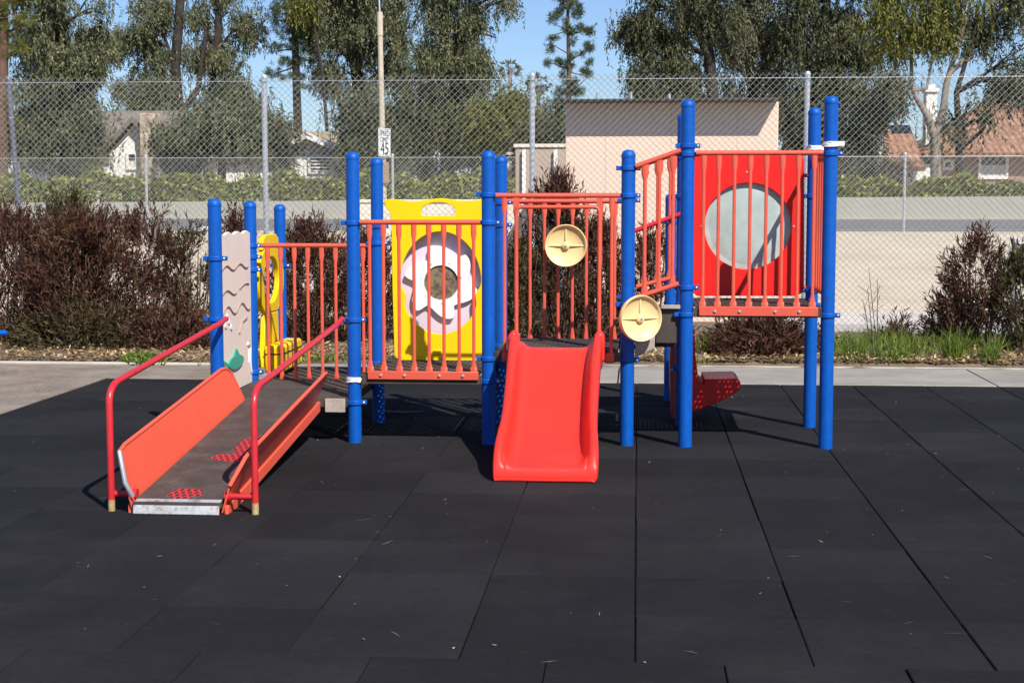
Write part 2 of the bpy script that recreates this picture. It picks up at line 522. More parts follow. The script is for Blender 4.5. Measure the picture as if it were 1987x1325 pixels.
TERRA = tilemat()
GLASS = NT('dark_window_glass'); GLASS.col((0.035, 0.045, 0.05)); GLASS.set(Roughness=0.08); GLASS = GLASS.m
CURTAIN = paint('pale_blind', (0.55, 0.53, 0.48), 0.7, 0.1, 3, 0)
SOLAR = paint('solar_glass', (0.02, 0.025, 0.04), 0.2, 0.2, 3, 0)
POLE = rocky('pale_pole', [(0.3, (0.36, 0.31, 0.23)), (0.7, (0.52, 0.46, 0.36))], 3, 30, 0.85, 0.2)
WIRE = paint('fence_wire', (0.36, 0.37, 0.33), 0.5, 0.15, 3, 0, 0, 0.2)
POSTM = paint('galvanised_post', (0.56, 0.57, 0.60), 0.38, 0.12, 5, 0.02, 0, 0.4)
GREYPOST = paint('weathered_post', (0.16, 0.165, 0.20), 0.5, 0.3, 8, 0.05, 0.2, 0.2)
SIGNW = paint('sign_white', (0.78, 0.78, 0.76), 0.5, 0.04, 3, 0)
SIGNK = paint('sign_black', (0.015, 0.015, 0.015), 0.5, 0.1, 3, 0)
DARKTRIM = paint('dark_trim', (0.05, 0.04, 0.035), 0.7, 0.2, 3, 0)
CARP = paint('dark_car_paint', (0.02, 0.022, 0.032), 0.25, 0.1, 3, 0)
TYRE = paint('tyre_rubber', (0.02, 0.02, 0.02), 0.8, 0.1, 3, 0)

# ------------------------------------------------------------------ the ground
def sheet(name, x0, x1, y0, y1, z, mat, thick=0.0):
    m = MB()
    if thick: m.box(x0, x1, y0, y1, z - thick, z)
    else: m.add([(x0, y0, z), (x1, y0, z), (x1, y1, z), (x0, y1, z)], [(0, 1, 2, 3)])
    return struct(m.build(name, mat, smooth=False))


def terrain():
    prof = [(-60, -.04), (0, -.04), (18.2, -.04), (22.4, -.035), (23.2, 0.03), (26, .20), (29, .37), (32, .53), (35, .67), (37.6, .775), (39.2, .785), (60.3, .785), (60.5, .30), (120, .30), (700, .30)]
    xs = [-400, -120, -60] + [-30 + i * 0.75 for i in range(81)] + [60, 120, 400]
    vs, fs = [], []
    ys = []
    for i in range(len(prof) - 1):
        a, b = prof[i], prof[i + 1]
        k = max(1, int((b[0] - a[0]) / 0.75)) if 22 < a[0] < 39 else 1
        for j in range(k): ys.append((a[0] + (b[0] - a[0]) * j / k, a[1] + (b[1] - a[1]) * j / k))
    ys.append(prof[-1])
    for y, z in ys:
        for x in xs:
            h = z
            if 23.5 < y < 37 and abs(x) < 31: h += random.uniform(-.025, .025)
            vs.append((x, y, h))
    nx = len(xs)
    for j in range(len(ys) - 1):
        for i in range(nx - 1):
            fs.append((j * nx + i, j * nx + i + 1, (j + 1) * nx + i + 1, (j + 1) * nx + i))
    struct(MB().add(vs, fs).build('ground', DIRT, smooth=True, ang=60))


terrain()
T = 0.61
RX0, RX1, RY0, RY1 = -4.68, 7.4, 1.6, 13.5


def rubber():
    m = MB()
    rows = [5.3 + T * k for k in range(-7, 15)]
    for j in range(len(rows) - 1):
        y0, y1 = max(rows[j], RY0), min(rows[j + 1], RY1)
        if y1 - y0 < 0.03: continue
        off = 0.5 * T if rows[j] < 5.29 - 0.01 else 0.0
        for i in range(-10, 14):
            xa, xb = i * T + off, (i + 1) * T + off
            ga = 0.0028 if -0.1 < xa < 20 else 0.0016
            gb = 0.0028 if -0.1 < xb < 20 else 0.0016
            x0, x1 = max(xa, RX0), min(xb, RX1)
            if x1 - x0 < 0.03: continue
            dx = random.uniform(-.0015, .0015)
            m2 = random.uniform(-.0028, 0.0)
            x0 += ga + dx; x1 -= gb - dx
            yy0, yy1 = y0 + 0.0017, y1 - 0.0017
            c = 0.004
            m.add([(x0, yy0, -.03), (x1, yy0, -.03), (x1, yy1, -.03), (x0, yy1, -.03),
                   (x0, yy0, m2 - c), (x1, yy0, m2 - c), (x1, yy1, m2 - c), (x0, yy1, m2 - c),
                   (x0 + c, yy0 + c * .6, m2), (x1 - c, yy0 + c * .6, m2), (x1 - c, yy1 - c * .6, m2), (x0 + c, yy1 - c * .6, m2)],
                  [(0, 1, 5, 4), (1, 2, 6, 5), (2, 3, 7, 6), (3, 0, 4, 7), (4, 5, 9, 8), (5, 6, 10, 9), (6, 7, 11, 10), (7, 4, 8, 11), (8, 9, 10, 11)])
    struct(m.build('rubber_surface', RUBBER, smooth=False))


rubber()
# concrete round the rubber
def slabs(name, x0, x1, y0, y1, step, mat, z=0.0):
    m = MB()
    x = x0
    while x < x1 - 0.01:
        xe = min(x + step, x1)
        m.box(x + .007, xe - .007, y0, y1, -.06, z)
        x = xe
    return struct(m.build(name, mat, bevel=0.006))


slabs('pavement', RX0 + 1.3, 14, RY1 + .006, 14.84, 3.215, CONC, 0.004)
slabs('plaza', -16, RX0 - .006, 0.5, 14.60, 3.1, CONCDARK, 0.002)
m = MB().box(RX0 + .003, RX0 + 1.29, RY1 + .006, 14.60, -.06, 0.003)
struct(m.build('pavement', CONCDARK))
m = MB()
m.box(-16, RX0 + 1.29, 14.61, 14.67, -.06, .024)
m.box(RX0 + 1.3, 14, 14.85, 14.90, -.06, .012)
struct(m.build('kerb', CURB, bevel=0.012))
def planter_bed():
    xs = np.arange(-16, 16.01, 0.16); ys = np.linspace(14.70, 18.1, 20)
    vs, fs = [], []
    for y in ys:
        for x in xs:
            e = min(1, (y - 14.7) / .5)
            vs.append((x, y, -.02 + e * 0.085 + random.uniform(-.012, .022) * e))
    n = len(xs)
    for j in range(len(ys) - 1):
        for i in range(n - 1): fs.append((j * n + i, j * n + i + 1, (j + 1) * n + i + 1, (j + 1) * n + i))
    struct(MB().add(vs, fs).build('planter_soil', SOIL, ang=80))
planter_bed()
struct(MB().box(-10, 1.89, 18.11, 19.98, -.1, .03).build('soil', SOIL, smooth=False))  # unseen dark strip, added to cut light bounced onto the building wall
struct(MB().box(1.9, 14, 18.3, 22.3, -.1, .012).build('concrete_pad', PALEC, bevel=.01))
struct(MB().box(-60, 60, 39.2, 60.0, .70, .80).build('road', ASPHALT, smooth=False))
a, b = gr(350, 449, .806), gr(420, 435, .806)
m = MB().add([(a[0], a[1], .806), (a[0] + .5, a[1], .806), (b[0] + .5, b[1], .806), (b[0], b[1], .806)], [(0, 1, 2, 3)])
m.add([(-60, 39.6, .805), (60, 39.6, .805), (60, 39.72, .805), (-60, 39.72, .805)], [(0, 1, 2, 3)])
struct(m.build('road_marking', WHITEW, smooth=False))

# ------------------------------------------------------------------ the play structure
XL, X1, X2, X3, X4, X5 = -2.742, -1.832, -0.955, -0.062, 0.312, 1.203
YF, YR, YB = 10.06, 11.00, 11.93
PS = thing('play_structure', 'blue, red and yellow play structure with a ramp and a red slide on black rubber', 'play structure', (-0.75, 10.5, 0))


def clamp_ring(z, x, y, parent, mat=None, wide=0.078):
    m = MB()
    m.lathe([(.0455, -.016), (.0525, -.014), (.0525, .014), (.0455, .016)], (x, y, z), n=20)
    for s in (-1, 1):
        m.box(x + s * .045 if s > 0 else x - wide, x + wide if s > 0 else x - .045, y - .020, y - .004, z - .014, z + .014)
        m.box(x + s * .045 if s > 0 else x - wide, x + wide if s > 0 else x - .045, y + .004, y + .020, z - .014, z + .014)
    c = m.build('clamp', mat or BLUE, parent, bevel=.003)
    b = MB()
    b.lathe([(.008, 0), (.008, .004), (.004, .007)], (x + .062, y - .020, z), 'Y', n=8)
    b.build('bolt', BOLT, parent)
    return c


def wrap_ring(z, x, y, parent, h=.03, wide=0.0):
    m = MB()
    rings = []
    for i in range(6):
        zz = z - h / 2 + h * i / 5
        rings.append([(x + (.052 + random.uniform(-.003, .007) + (wide if math.cos(2 * PI * k / 22) > .3 else 0)) * math.cos(2 * PI * k / 22),
                       y + (.052 + random.uniform(-.003, .006)) * math.sin(2 * PI * k / 22), zz + random.uniform(-.003, .003)) for k in range(22)])
    m.loft(rings).build('tape_wrap', WRAP, parent)


def post(x, y, top, clamps=(), wraps=()):
    R = .0437
    m = MB()
    m.lathe([(R, -.02), (R, top - .05)], (x, y, 0), n=28)
    p = m.build('post', BLUE, PS)
    c = MB()
    c.lathe([(R, top - .05), (R + .0025, top - .048), (R + .0025, top - .035), (R, top - .027), (R * .8, top - .010), (R * .5, top - .003), (.004, top)], (x, y, 0), n=28)
    c.build('post_cap', BLUE, p)
    for z in clamps: clamp_ring(z, x, y, p)
    for z in wraps: wrap_ring(z, x, y, p, wide=.03 if z > 1 else .008)
    return p


post(XL, YF, 1.583, (1.195, .80))
post(XL, YR, 1.567, (1.25, 1.17, 1.08, .35))
post(XL, YB, 1.54, (1.07, .5))
post(X1, YF, 1.883, (1.427, .80, .262), (.413,))
post(X1, YR, 1.87, (1.39, 1.27, .42))
post(X2, YF, 1.889, (1.607, 1.43, .555, .410))
post(X2, YR, 1.881, (1.555, 1.40, .55))
post(X3, YF, 1.892, (1.775, 1.602, .91, .555))
post(X3, YR, 1.86, (1.57, .9, .55))
post(X4, YF, 2.206, (1.915, 1.862, 1.02, .848))
post(X4, YR, 2.17, (1.60, 1.87, .85, .40))
post(X5, YF, 2.223, (1.865, .848), (1.923,))
post(X5, YR, 2.205, (1.60, .95, .85), (1.93,))
post(X4 - .055, 12.35, 1.62, (1.40,))


def deck(x0, x1, y0, y1, z):
    """perforated coated deck: a lattice with real holes and a rim"""
    m = MB()
    nx = int((x1 - x0) / .030); ny = int((y1 - y0) / .030)
    for i in range(nx):
        xa = x0 + (x1 - x0) * i / nx
        m.box(xa + .006, xa + (x1 - x0) / nx - .007, y0 + .01, y1 - .01, z - .005, z)
    for j in range(ny):
        ya = y0 + (y1 - y0) * j / ny
        m.box(x0 + .01, x1 - .01, ya + .006, ya + (y1 - y0) / ny - .007, z - .0062, z - .0012)
    d = m.build('deck', DECK, PS, smooth=False)
    r = MB()
    r.box(x0, x1, y0 - .012, y0 + .010, z - .062, z - .002)
    r.box(x0, x1, y1 - .010, y1 + .012, z - .062, z - .002)
    r.box(x0 - .012, x0 - .001, y0 - .012, y1 + .012, z - .060, z - .003)
    r.box(x1 + .001, x1 + .012, y0 - .012, y1 + .012, z - .060, z - .003)
    r.box((x0 + x1) / 2 - .02, (x0 + x1) / 2 + .02, y0 + .012, y1 - .012, z - .055, z - .012)
    r.build('deck_rim', DECK, d, smooth=False, bevel=.003)
    return d


G = .052
deck(XL + G, X1 - G, YF - .02, YR + .02, .295)
deck(X1 + G, X2 - G, YF - .02, YR + .02, .450)
deck(X2 + G, X3 - G, YF - .02, YR + .02, .605)
deck(X4 + G, X5 - G, YF - .02, YR + .02, .895)
deck(XL + G, X1 - G, YR + .06, YB + .02, .290)
# beige side plates of the low landing
m = MB().box(-2.02, X1 - .055, YF - .05, YF - .036, .20, .29)
m.build('side_plate', BEIGE, PS, bevel=.004)


def baluster(x, y, z0, z1, parent, axis='X', shear=0.0, foot=.06, wide=.036, mat=None):
    w0, w1, d = wide, .0215, .020
    prof = [(z0, w0 * 1.25, d), (z0 + foot, w0 * 1.25, d), (z0 + foot + .002, w0 * .95, d), (z0 + foot + .045, w1, .021)] if foot else [(z0, w0, d), (z0 + .02, w0, d), (z0 + .065, w1, .021)]
    prof += [(z1 - .105, w1, .021), (z1 - .062, w0, d), (z1, w0, d)]
    rings = []
    for z, ww, dd in prof:
        pts = []
        for k in range(12):
            a = 2 * PI * k / 12
            ca, sa = math.cos(a), math.sin(a)
            e = 0.55
            px = ww / 2 * math.copysign(abs(ca) ** e, ca); py = dd / 2 * math.copysign(abs(sa) ** e, sa)
            pts.append((x + px, y + py, z) if axis == 'X' else (x + py, y + px, z))
        rings.append(pts)
    return MB().loft(rings).build('baluster', mat or ORANGE, parent, ang=50)


def guard(xs, y, x0, x1, ztop, zbot, beam=None, bolts=(), rail_to=None):
    g = MB().tube([(x0, y, ztop), (x1, y, ztop)], .0165, 12).build('guard_rail', ORANGE, PS)
    if beam:
        MB().box(beam[0], beam[1], y - .016, y + .012, beam[2], beam[3]).build('lower_beam', ORANGE, g, bevel=.004)
    for x in xs:
        baluster(x, y, beam[3] - .002 if beam else zbot, ztop - .014, g, foot=.03 if beam else .0)
    for bx in bolts:
        b = MB().lathe([(.010, 0), (.010, .006), (.006, .010)], (bx, y - .016, (beam[2] + beam[3]) / 2), 'Y', 10)
        b.build('bolt', BOLT, g)
    return g


def wx(px, Y): return at(px, 500, Y)[0]


Yg = YF - .035
guard([wx(p, Yg) for p in (717, 744, 774, 803, 832, 861, 890.5, 919)], Yg, X1 + .05, X2 - .05, 1.432, .45,
      (wx(712, Yg), wx(928, Yg), .418, .472), [wx(p, Yg) for p in (738, 784, 852, 898)])
guard([wx(p, Yg) for p in (1364, 1393, 1423.5, 1454, 1485, 1516, 1547, 1577.5)], Yg, X4 + .05, X5 - .05, 1.868, .9,
      (wx(1357, Yg), wx(1589, Yg), .842, .902), [wx(p, Yg) for p in (1388, 1436, 1505, 1552)])
guard([wx(p, YR) for p in (519, 544.5, 571, 597, 624, 651, 678, 704.5)], YR, XL + .05, X1 - .05, 1.252, .30)
guard([wx(p, YR) for p in (1001, 1028.7, 1056.5, 1083, 1110.8, 1138, 1165.5, 1193)], YR, X2 + .05, X3 - .05, 1.565, .60)
# rear right side: guard between the last two posts, seen almost edge on
g = MB().tube([(X5, YF + .05, 1.86), (X5, YR - .05, 1.86)], .0165, 12).build('guard_rail', ORANGE, PS)
MB().tube([(X5, YF + .05, .975), (X5, YR - .05, .975)], .0165, 12).build('lower_rail', ORANGE, g)
for k in range(6): baluster(X5, YF + .13 + k * .135, .98, 1.85, g, 'Y', foot=0)
# stair guards between the two middle right posts
for y, in ((Yg,), (YR,)):
    zt0, zt1, zb0, zb1 = (1.785, 1.885, .955, 1.045) if y < 10.5 else (1.80, 1.895, .97, 1.04)
    m = MB().tube([(X3 + .045, y, zt0), (X4 - .045, y, zt1)], .0165, 12)
    g = m.build('guard_rail', ORANGE, PS)
    MB().tube([(X3 + .055, y, zb0), (X4 - .05, y, zb1)], .0165, 12).build('lower_rail', ORANGE, g)
    if y > 10.5: MB().tube([(X3 + .04, y - .03, 1.36), (X4 + .02, y - .03, 1.49)], .0165, 12).build('grab_rail', RAIL, g)
    for x in (.045, .135, .222):
        t = (x - X3) / (X4 - X3)
        baluster(x, y, zb0 + (zb1 - zb0) * t + .005, zt0 + (zt1 - zt0) * t - .012, g, foot=0, wide=.046)
# step between deck levels
m = MB().box(X3 + .06, X4 - .06, YF + .03, YR - .03, .735, .752).box(X3 + .06, X4 - .06, YF + .30, YF + .318, .61, .735)
st = m.build('step', DECK, PS, bevel=.003)
for y in (YF + .01, YR - .02):
    m = MB().prism([(X3 + .05, .565), (X3 + .175, .63), (X3 + .18, .80), (X3 + .05, .79)], 'XZ', y, y + .008)
    m.build('stringer', BEIGE, st, bevel=.002)
MB().box(X3 + .185, X4 - .05, YF + .012, YF + .03, .665, .882).build('riser', DECK, st)
MB().box(X4 - .16, X4 - .03, YF - .02, YF - .005, .885, .91).build('nosing', BEIGE, st, bevel=.002)

# ---- ramp
RW0, RW1 = -2.535, -2.085
RYa, RYb, RZa, RZb = 7.66, YF - .04, .058, .29
def rz(y): return RZa + (RZb - RZa) * (y - RYa) / (RYb - RYa)
ramp = bpy.data.objects.new('ramp', bpy.data.meshes.new('ramp'))
sc.collection.objects.link(ramp); ramp.parent = PS
def ramp_mesh():
    # local origin at the low end centre so the worn patches sit where they are seen
    cx = (RW0 + RW1) / 2
    ox, oy = PS.location[0], PS.location[1]
    ramp.location = (cx - ox, RYa - oy, 0)
    L = RYb - RYa
    vs, fs = [], []
    n = 24; hw = (RW1 - RW0) / 2
    for z_off in (0, -.03):
        for j in range(n + 1):
            y = L * j / n
            z = RZa + (RZb - RZa) * j / n + z_off
            vs += [(-hw, y, z), (hw, y, z)]
    o = 2 * (n + 1)
    for j in range(n):
        k = 2 * j
        fs += [(k, k + 1, k + 3, k + 2), (o + k + 2, o + k + 3, o + k + 1, o + k), (k + 2, o + k + 2, o + k, k), (k + 1, o + k + 1, o + k + 3, k + 3)]
    fs += [(0, o, o + 1, 1), (2 * n + 1, o + 2 * n + 1, o + 2 * n, 2 * n)]
    ramp.data.from_pydata(vs, [], fs)
    ramp.data.materials.append(RAMPTOP)
    ramp.data.update()
ramp_mesh()
# lip: worn bent plate at the low end
m = MB()
prof = [(7.655, -.005), (7.645, .002), (7.656, .040), (7.676, .060), (7.72, .066), (7.72, .059), (7.683, .052), (7.668, .038)]
m.prism(prof, 'YZ', RW0 + .004, RW1 - .004)
m.build('lip', BARE, ramp, bevel=.002)
def side_plate(s):
    xb = RW0 if s < 0 else RW1
    flare = .07 if s < 0 else .125
    top = .25 if s < 0 else .225
    ya, yb = RYa + .02, RYb - .08
    m = MB()
    # a sheet following the ramp, leaning outwards, rounded at both ends with a folded rim
    prof = [(0, -.06, 0.0), (0, .0, 0), (-.10, .10, .4), (-.09, .16, .6), (-.02, top - .01, .97), (.05, top, 1.0)]
    n = 26
    low, high = [], []
    for j in range(n + 1):
        t = j / n
        y = ya + (yb - ya) * t
        e0 = min(1, max(0, (y - ya) / .14)); e1 = min(1, max(0, (yb - y) / .26))
        hh = top * (1 - (1 - math.sqrt(max(0, 1 - (1 - e0) ** 2))) * .62) * math.sqrt(max(.0, 1 - (1 - e1) ** 2.2)) + .005
        k = hh / top
        low.append((xb, y, rz(y) - .055))
        high.append((xb + s * flare * k, y - .08 * (1 - t) * k, rz(y) + hh))
    th = .008
    vs = low + high + [(x + s * th, y, z) for x, y, z in low] + [(x + s * th, y, z) for x, y, z in high]
    N = n + 1
    fs = []
    for j in range(n):
        fs += [(j, j + 1, N + j + 1, N + j), (3 * N + j, 3 * N + j + 1, 2 * N + j + 1, 2 * N + j),
               (N + j, N + j + 1, 3 * N + j + 1, 3 * N + j), (2 * N + j, 2 * N + j + 1, j + 1, j)]
    fs += [(0, N, 3 * N, 2 * N), (N - 1, 3 * N - 1, 4 * N - 1, 2 * N - 1)]
    m.add(vs, fs)
    p = m.build('side_plate', RAMPRED, ramp, ang=40)
    r = MB().tube([(x + s * th / 2, y, z) for x, y, z in high], .011, 10)
    rim = r.build('rim', RAMPRED, p)
    # bare metal worn at the front end of the rim
    k = 7 if s < 0 else 5
    if s < 0: MB().tube([(low[0][0] + s * .004, low[0][1] - .01, low[0][2] + .08)] + [(x + s * th / 2, y - .004, z + .001) for x, y, z in high[:2]], .0125, 10).build('worn_rim', STEEL, p)
    # lower stringer beam outside
    xo = xb + s * .014
    b = MB().prism([(RYa + .03, rz(RYa) - .085), (RYb, rz(RYb) - .085), (RYb, rz(RYb) - .02), (RYa + .03, rz(RYa) - .02)], 'YZ', min(xo, xo + s * .02), max(xo, xo + s * .02))
    b.build('beam', RAMPRED, p, bevel=.003)
side_plate(-1); side_plate(1)


def handrail(xb, yb, xt, zt_corner, z_end, s):
    pts = [(xb, yb, .055), (xb, yb, zt_corner - .09)]
    for k in range(1, 7):
        a = k / 6
        # soft bend
        p0 = Vector((xb, yb, zt_corner - .09)); p1 = Vector((xb, yb, zt_corner)); p2 = Vector((xb + (xt - xb) * .05, yb + .14, zt_corner + .012))
        q = p0 * (1 - a) ** 2 + p1 * 2 * a * (1 - a) + p2 * a ** 2
        pts.append(tuple(q))
    pts.append((xt - .012 * 0, YF - .12, z_end - .012))
    pts.append((xt, YF - .075, z_end))
    pts.append((xt, YF - .02, z_end + .004))
    h = MB().tube(pts, .0175, 14).build('handrail', RAIL, PS)
    MB().tube([(xb, yb, -.01), (xb, yb, .056)], .0178, 14).build('rusty_end', STUB, h)
    inner = RW0 - .02 if s < 0 else RW1 + .035
    MB().tube([(xb, yb + .01, .085), (inner, yb + .01, .085)], .0165, 12).tube([(inner - s * .02, yb + .01, .085), (inner + s * .012, yb + .01, .085)], .028, 14).build('cross_bar', RAIL, h)
handrail(-2.668, 7.73, XL + .07, .635, .80, -1)
handrail(-1.915, 7.70, X1 - .075, .628, .80, 1)

# ---- slide: one moulded shell lofted down its run
def slide():
    cx = -.510
    st = [(10.03, .632, .055, .290), (10.02, .634, .058, .292), (10.0, .637, .062, .294), (9.93, .628, .095, .296), (9.84, .590, .155, .294), (9.70, .510, .182, .289), (9.50, .392, .190, .284), (9.30, .272, .188, .281),
          (9.15, .188, .180, .281), (9.03, .138, .172, .285), (8.93, .108, .158, .293), (8.83, .092, .128, .298), (8.77, .088, .085, .298), (8.735, .086, .045, .296), (8.715, .082, .020, .293), (8.702, .066, .010, .290)]
    rings = []
    for y, zb, hs, hw in st:
        w0 = hw; wt = .060                      # outer half width, wall thickness
        zt = zb + hs
        base = max(.0, zb - .09) if y > 8.72 else 0.0
        drop = min(.30, zt - .0)
        lo = max(0.004, zt - (.20 if y > 9.2 else .30))
        f = min(1, hs / .06)
        sec = [(-w0, lo), (-w0 - .004, zt - .035 * f), (-w0 + .010, zt - .010 * f), (-w0 + .028, zt), (-w0 + .046, zt - .010 * f), (-w0 + wt, zt - .04 * f),
               (-w0 + wt + .008, zb + .045 * f), (-w0 + wt + .03, zb + .014 * f), (-w0 + wt + .055, zb + .001), (-w0 + wt + .085, zb), (-.1, zb), (0, zb)]
        sec = sec + [(-a, b) for a, b in sec[-2::-1]]
        und = [(w0 - .012, lo), (w0 - .03, zb - .018 if lo < zb - .03 else lo), (0, zb - .018 if y > 8.8 else max(lo, zb - .06)), (-w0 + .03, zb - .018 if lo < zb - .03 else lo), (-w0 + .012, lo)]
        rings.append([(cx + a, y, b) for a, b in sec + und])
    y = 8.695
    last = rings[-1]
    rings.append([(cx + (p[0] - cx) * .985, y, .004 + (p[2] - .004) * .45) for p in last])
    rings.append([(cx + (p[0] - cx) * .97, y + .004, .004 + (p[2] - .004) * .05) for p in last])
    m = MB().loft(rings, caps=False)
    s = m.build('slide', SLIDE, PS, ang=75)
    sub = s.modifiers.new('sub', 'SUBSURF'); sub.levels = 1; sub.render_levels = 2
    # hoods at the entry
    for sgn in (-1, 1):
        x = cx + sgn * .272
        m = MB()
        prof = []
        for k in range(11):
            a = PI * k / 10
            prof.append((x + .034 * math.cos(a), .700 + .044 * math.sin(a)))
        prof += [(x - .034, .56), (x + .034, .56)]
        m.prism(prof, 'XZ', 9.86, 10.04)
        m.build('slide_hood', SLIDE, s, bevel=.012)
    # tubes that frame the entry
    Ys = Yg
    f = MB()
    xa, xb = wx(1002, Ys), wx(1163, Ys)
    r = .02
    f.tube([(xa, Ys, .70), (xa, Ys, 1.50), (xa + .01, Ys, 1.522), (xa + .03, Ys, 1.53), (xb - .03, Ys, 1.53), (xb - .01, Ys, 1.522), (xb, Ys, 1.50), (xb, Ys, .70)], .013, 12)
    g = f.build('entry_frame', ORANGE, PS)
    MB().tube([(X2 + .05, Ys, 1.602), (X3 - .05, Ys, 1.602)], .0165, 12).build('top_rail', ORANGE, g)
    for x in (wx(979, Ys), wx(1187, Ys)):
        baluster(x, Ys, .56, 1.588, g, foot=0)
    for x in (xa, xb):
        MB().loft([[(x + .018 * a, Ys + .01 * b, 1.59 - z) for a, b in ((-1, -1), (1, -1), (1, 1), (-1, 1))] for z in (0, .062)]).build('bracket', ORANGE, g)
    for x0, x1 in ((wx(973, Ys), cx - .30), (cx + .30, wx(1194, Ys))):
        MB().box(x0, x1, Ys - .014, Ys + .014, .535, .60).build('lower_beam', ORANGE, g, bevel=.012)
slide()


# ---- steering wheels
def wheel(c, r, tilt, parent_stub):
    root_y = c[1]
    m = MB()
    n = 40
    prof = []
    # dish facing -Y: rolled rim, recessed face
    prof = [(r * .80, -.030), (r * .97, -.022), (r, -.008), (r * .995, .008), (r * .965, .018), (r * .92, .015), (r * .885, .002), (r * .84, -.006), (r * .4, -.012), (.004, -.014)]
    m.lathe(prof, c, 'Y', n)
    w = m.build('steering_wheel', TAN, PS, ang=60)
    for a in (PI / 2, 0, PI):
        dx, dz = math.cos(a), math.sin(a)
        p0 = (c[0] + dx * .02, c[1] + .004, c[2] + dz * .02); p1 = (c[0] + dx * r * .88, c[1] + .006, c[2] + dz * r * .88)
        MB().tube([p0, p1], [.007, .005], 10).build('spoke', TAN, w)
    MB().lathe([(.030, -.016), (.027, .004), (.018, .012), (.010, .013)], c, 'Y', 20).build('hub', TAN, w)
    MB().lathe([(.008, .012), (.008, .018), (.004, .019)], c, 'Y', 10).build('bolt', STEEL, w)
    MB().tube([(c[0], c[1] + .02, c[2]), (c[0], c[1] + parent_stub, c[2])], .018, 12).build('axle', STEEL, w)
    return w
a = at(1098, 477, YR - .16)
wheel(a, .147, 0, .15)
a = at(1243, 618, YF - .16)
w2 = wheel((0, 0, 0), .148, 0, .16)
# second wheel: turned a little on its axle
for o in [w2] + list(w2.children):
    pass
w2.location = (a[0] - PS.location[0], a[1] - PS.location[1], a[2])
w2.rotation_euler = (0, 0, math.radians(28))
for o in [w2] + list(w2.children):
    me = o.data
    for v in me.vertices: v.co = (v.co.x + PS.location[0], v.co.y + PS.location[1], v.co.z)

# ---- yellow rear panel with the lilac bubble disc
def P2(px, py, Y):
    q = at(px, py, Y); return (q[0], q[2])


def yellow_panel():
    Yp = YR - .01
    cxp = 852
    # lower plate, hole a wide oval with two side bumps
    low = [(760, 432), (763, 600), (766, 697), (936, 697), (943, 600), (946, 432)]
    low = [(760, 432), (762, 560), (766, 690), (772, 697), (932, 697), (938, 690), (944, 560), (946, 432)]
    out = [P2(x, y, Yp) for x, y in low]
    c = P2(855, 549, Yp)
    k = Yp / F
    def rf(a):
        ca, sa = math.cos(a), math.sin(a)
        r = 1 / math.sqrt((ca / (80 * k)) ** 2 + (sa / (100 * k)) ** 2)
        for ac in (math.radians(-18), math.radians(198)):
            d = (a - ac + PI) % (2 * PI) - PI
            r -= 9 * k * math.exp(-(d / .20) ** 2)
        return r
    m = MB().ring(out, c, rf, 'XZ', Yp - .016, Yp + .016)
    up = [(760, 431.6), (757, 412), (749, 403), (746, 388), (760, 386), (775, 388), (795, 391), (815, 390), (835, 387), (855, 385), (875, 387), (895, 390), (915, 390), (935, 388), (960, 386), (960, 403), (950, 412), (946, 431.6)]
    c2 = P2(851, 411, Yp)
    def rf2(a):
        ca, sa = math.cos(a), math.sin(a)
        r = 1 / math.sqrt((ca / (34 * k)) ** 2 + (sa / (18 * k)) ** 2)
        if sa < 0: r = min(r, 8 * k / max(1e-3, -sa))
        return r
    m.ring([P2(x, y, Yp) for x, y in up], c2, rf2, 'XZ', Yp - .016, Yp + .016)
    p = m.build('activity_panel', YELLOW, PS, ang=40, bevel=.004)
    MB().box(P2(770, 0, Yp)[0], P2(935, 0, Yp)[0], Yp - .034, Yp - .017, P2(0, 694, Yp)[1], P2(0, 682, Yp)[1]).box(P2(838, 0, Yp)[0], P2(854, 0, Yp)[0], Yp - .030, Yp - .017, P2(0, 681.5, Yp)[1], P2(0, 672, Yp)[1]).build('foot_ledge', YELLOW, p, bevel=.004)
    # bubble disc set back behind the plate
    Yd = Yp + .075
    R = .385
    db = MB().lathe([(R, -.03), (R, .0), (R * .8, .006), (.004, .010)], (c[0], Yd, c[1]), 'Y', 56)
    db.v = [(c[0] + (q[0] - c[0]) * .80, q[1], q[2]) for q in db.v]
    db.build('bubble_disc', LILAC, p, ang=30)
    # white swirling sun, raised
    n = 210
    pts = []
    r0 = 60 * k
    for i in range(n):
        a = 2 * PI * i / n
        ph = (a * 6 / (2 * PI)) % 1.0
        lobe = (.5 - .5 * math.cos(PI * ph / .8)) if ph < .8 else (.5 + .5 * math.cos(PI * (ph - .8) / .2))
        pts.append((c[0] + math.cos(a) * r0 * (.86 + .36 * lobe), c[1] + math.sin(a) * r0 * (.86 + .36 * lobe)))
    m = MB().ring(pts, c, lambda a: 34 * k, 'XZ', Yd - .045, Yd - .012, 210)
    sn = m.build('sun_swirl', WHITEP, p, ang=40)
    MB().lathe([(34.5 * k, -.01), (34.5 * k, .0), (.004, .003)], (c[0], Yd - .030, c[1]), 'Y', 40).build('window', SCRATCH, sn)
    b = MB()
    for i in range(7):
        a = 2 * PI * i / 7 + .25
        b.lathe([(.005, 0), (.005, .003)], (c[0] + 41 * k * math.cos(a), Yd - .0455, c[1] + 41 * k * math.sin(a)), 'Y', 8)
    b.build('screws', STEEL, sn)
    b = MB()
    for x, y in ((796, 428), (902, 426)):
        q = P2(x, y, Yp); b.lathe([(.006, 0), (.006, .004)], (q[0], Yp - .016, q[1]), 'Y', 8)
    b.build('screws', STEEL, p)
yellow_panel()


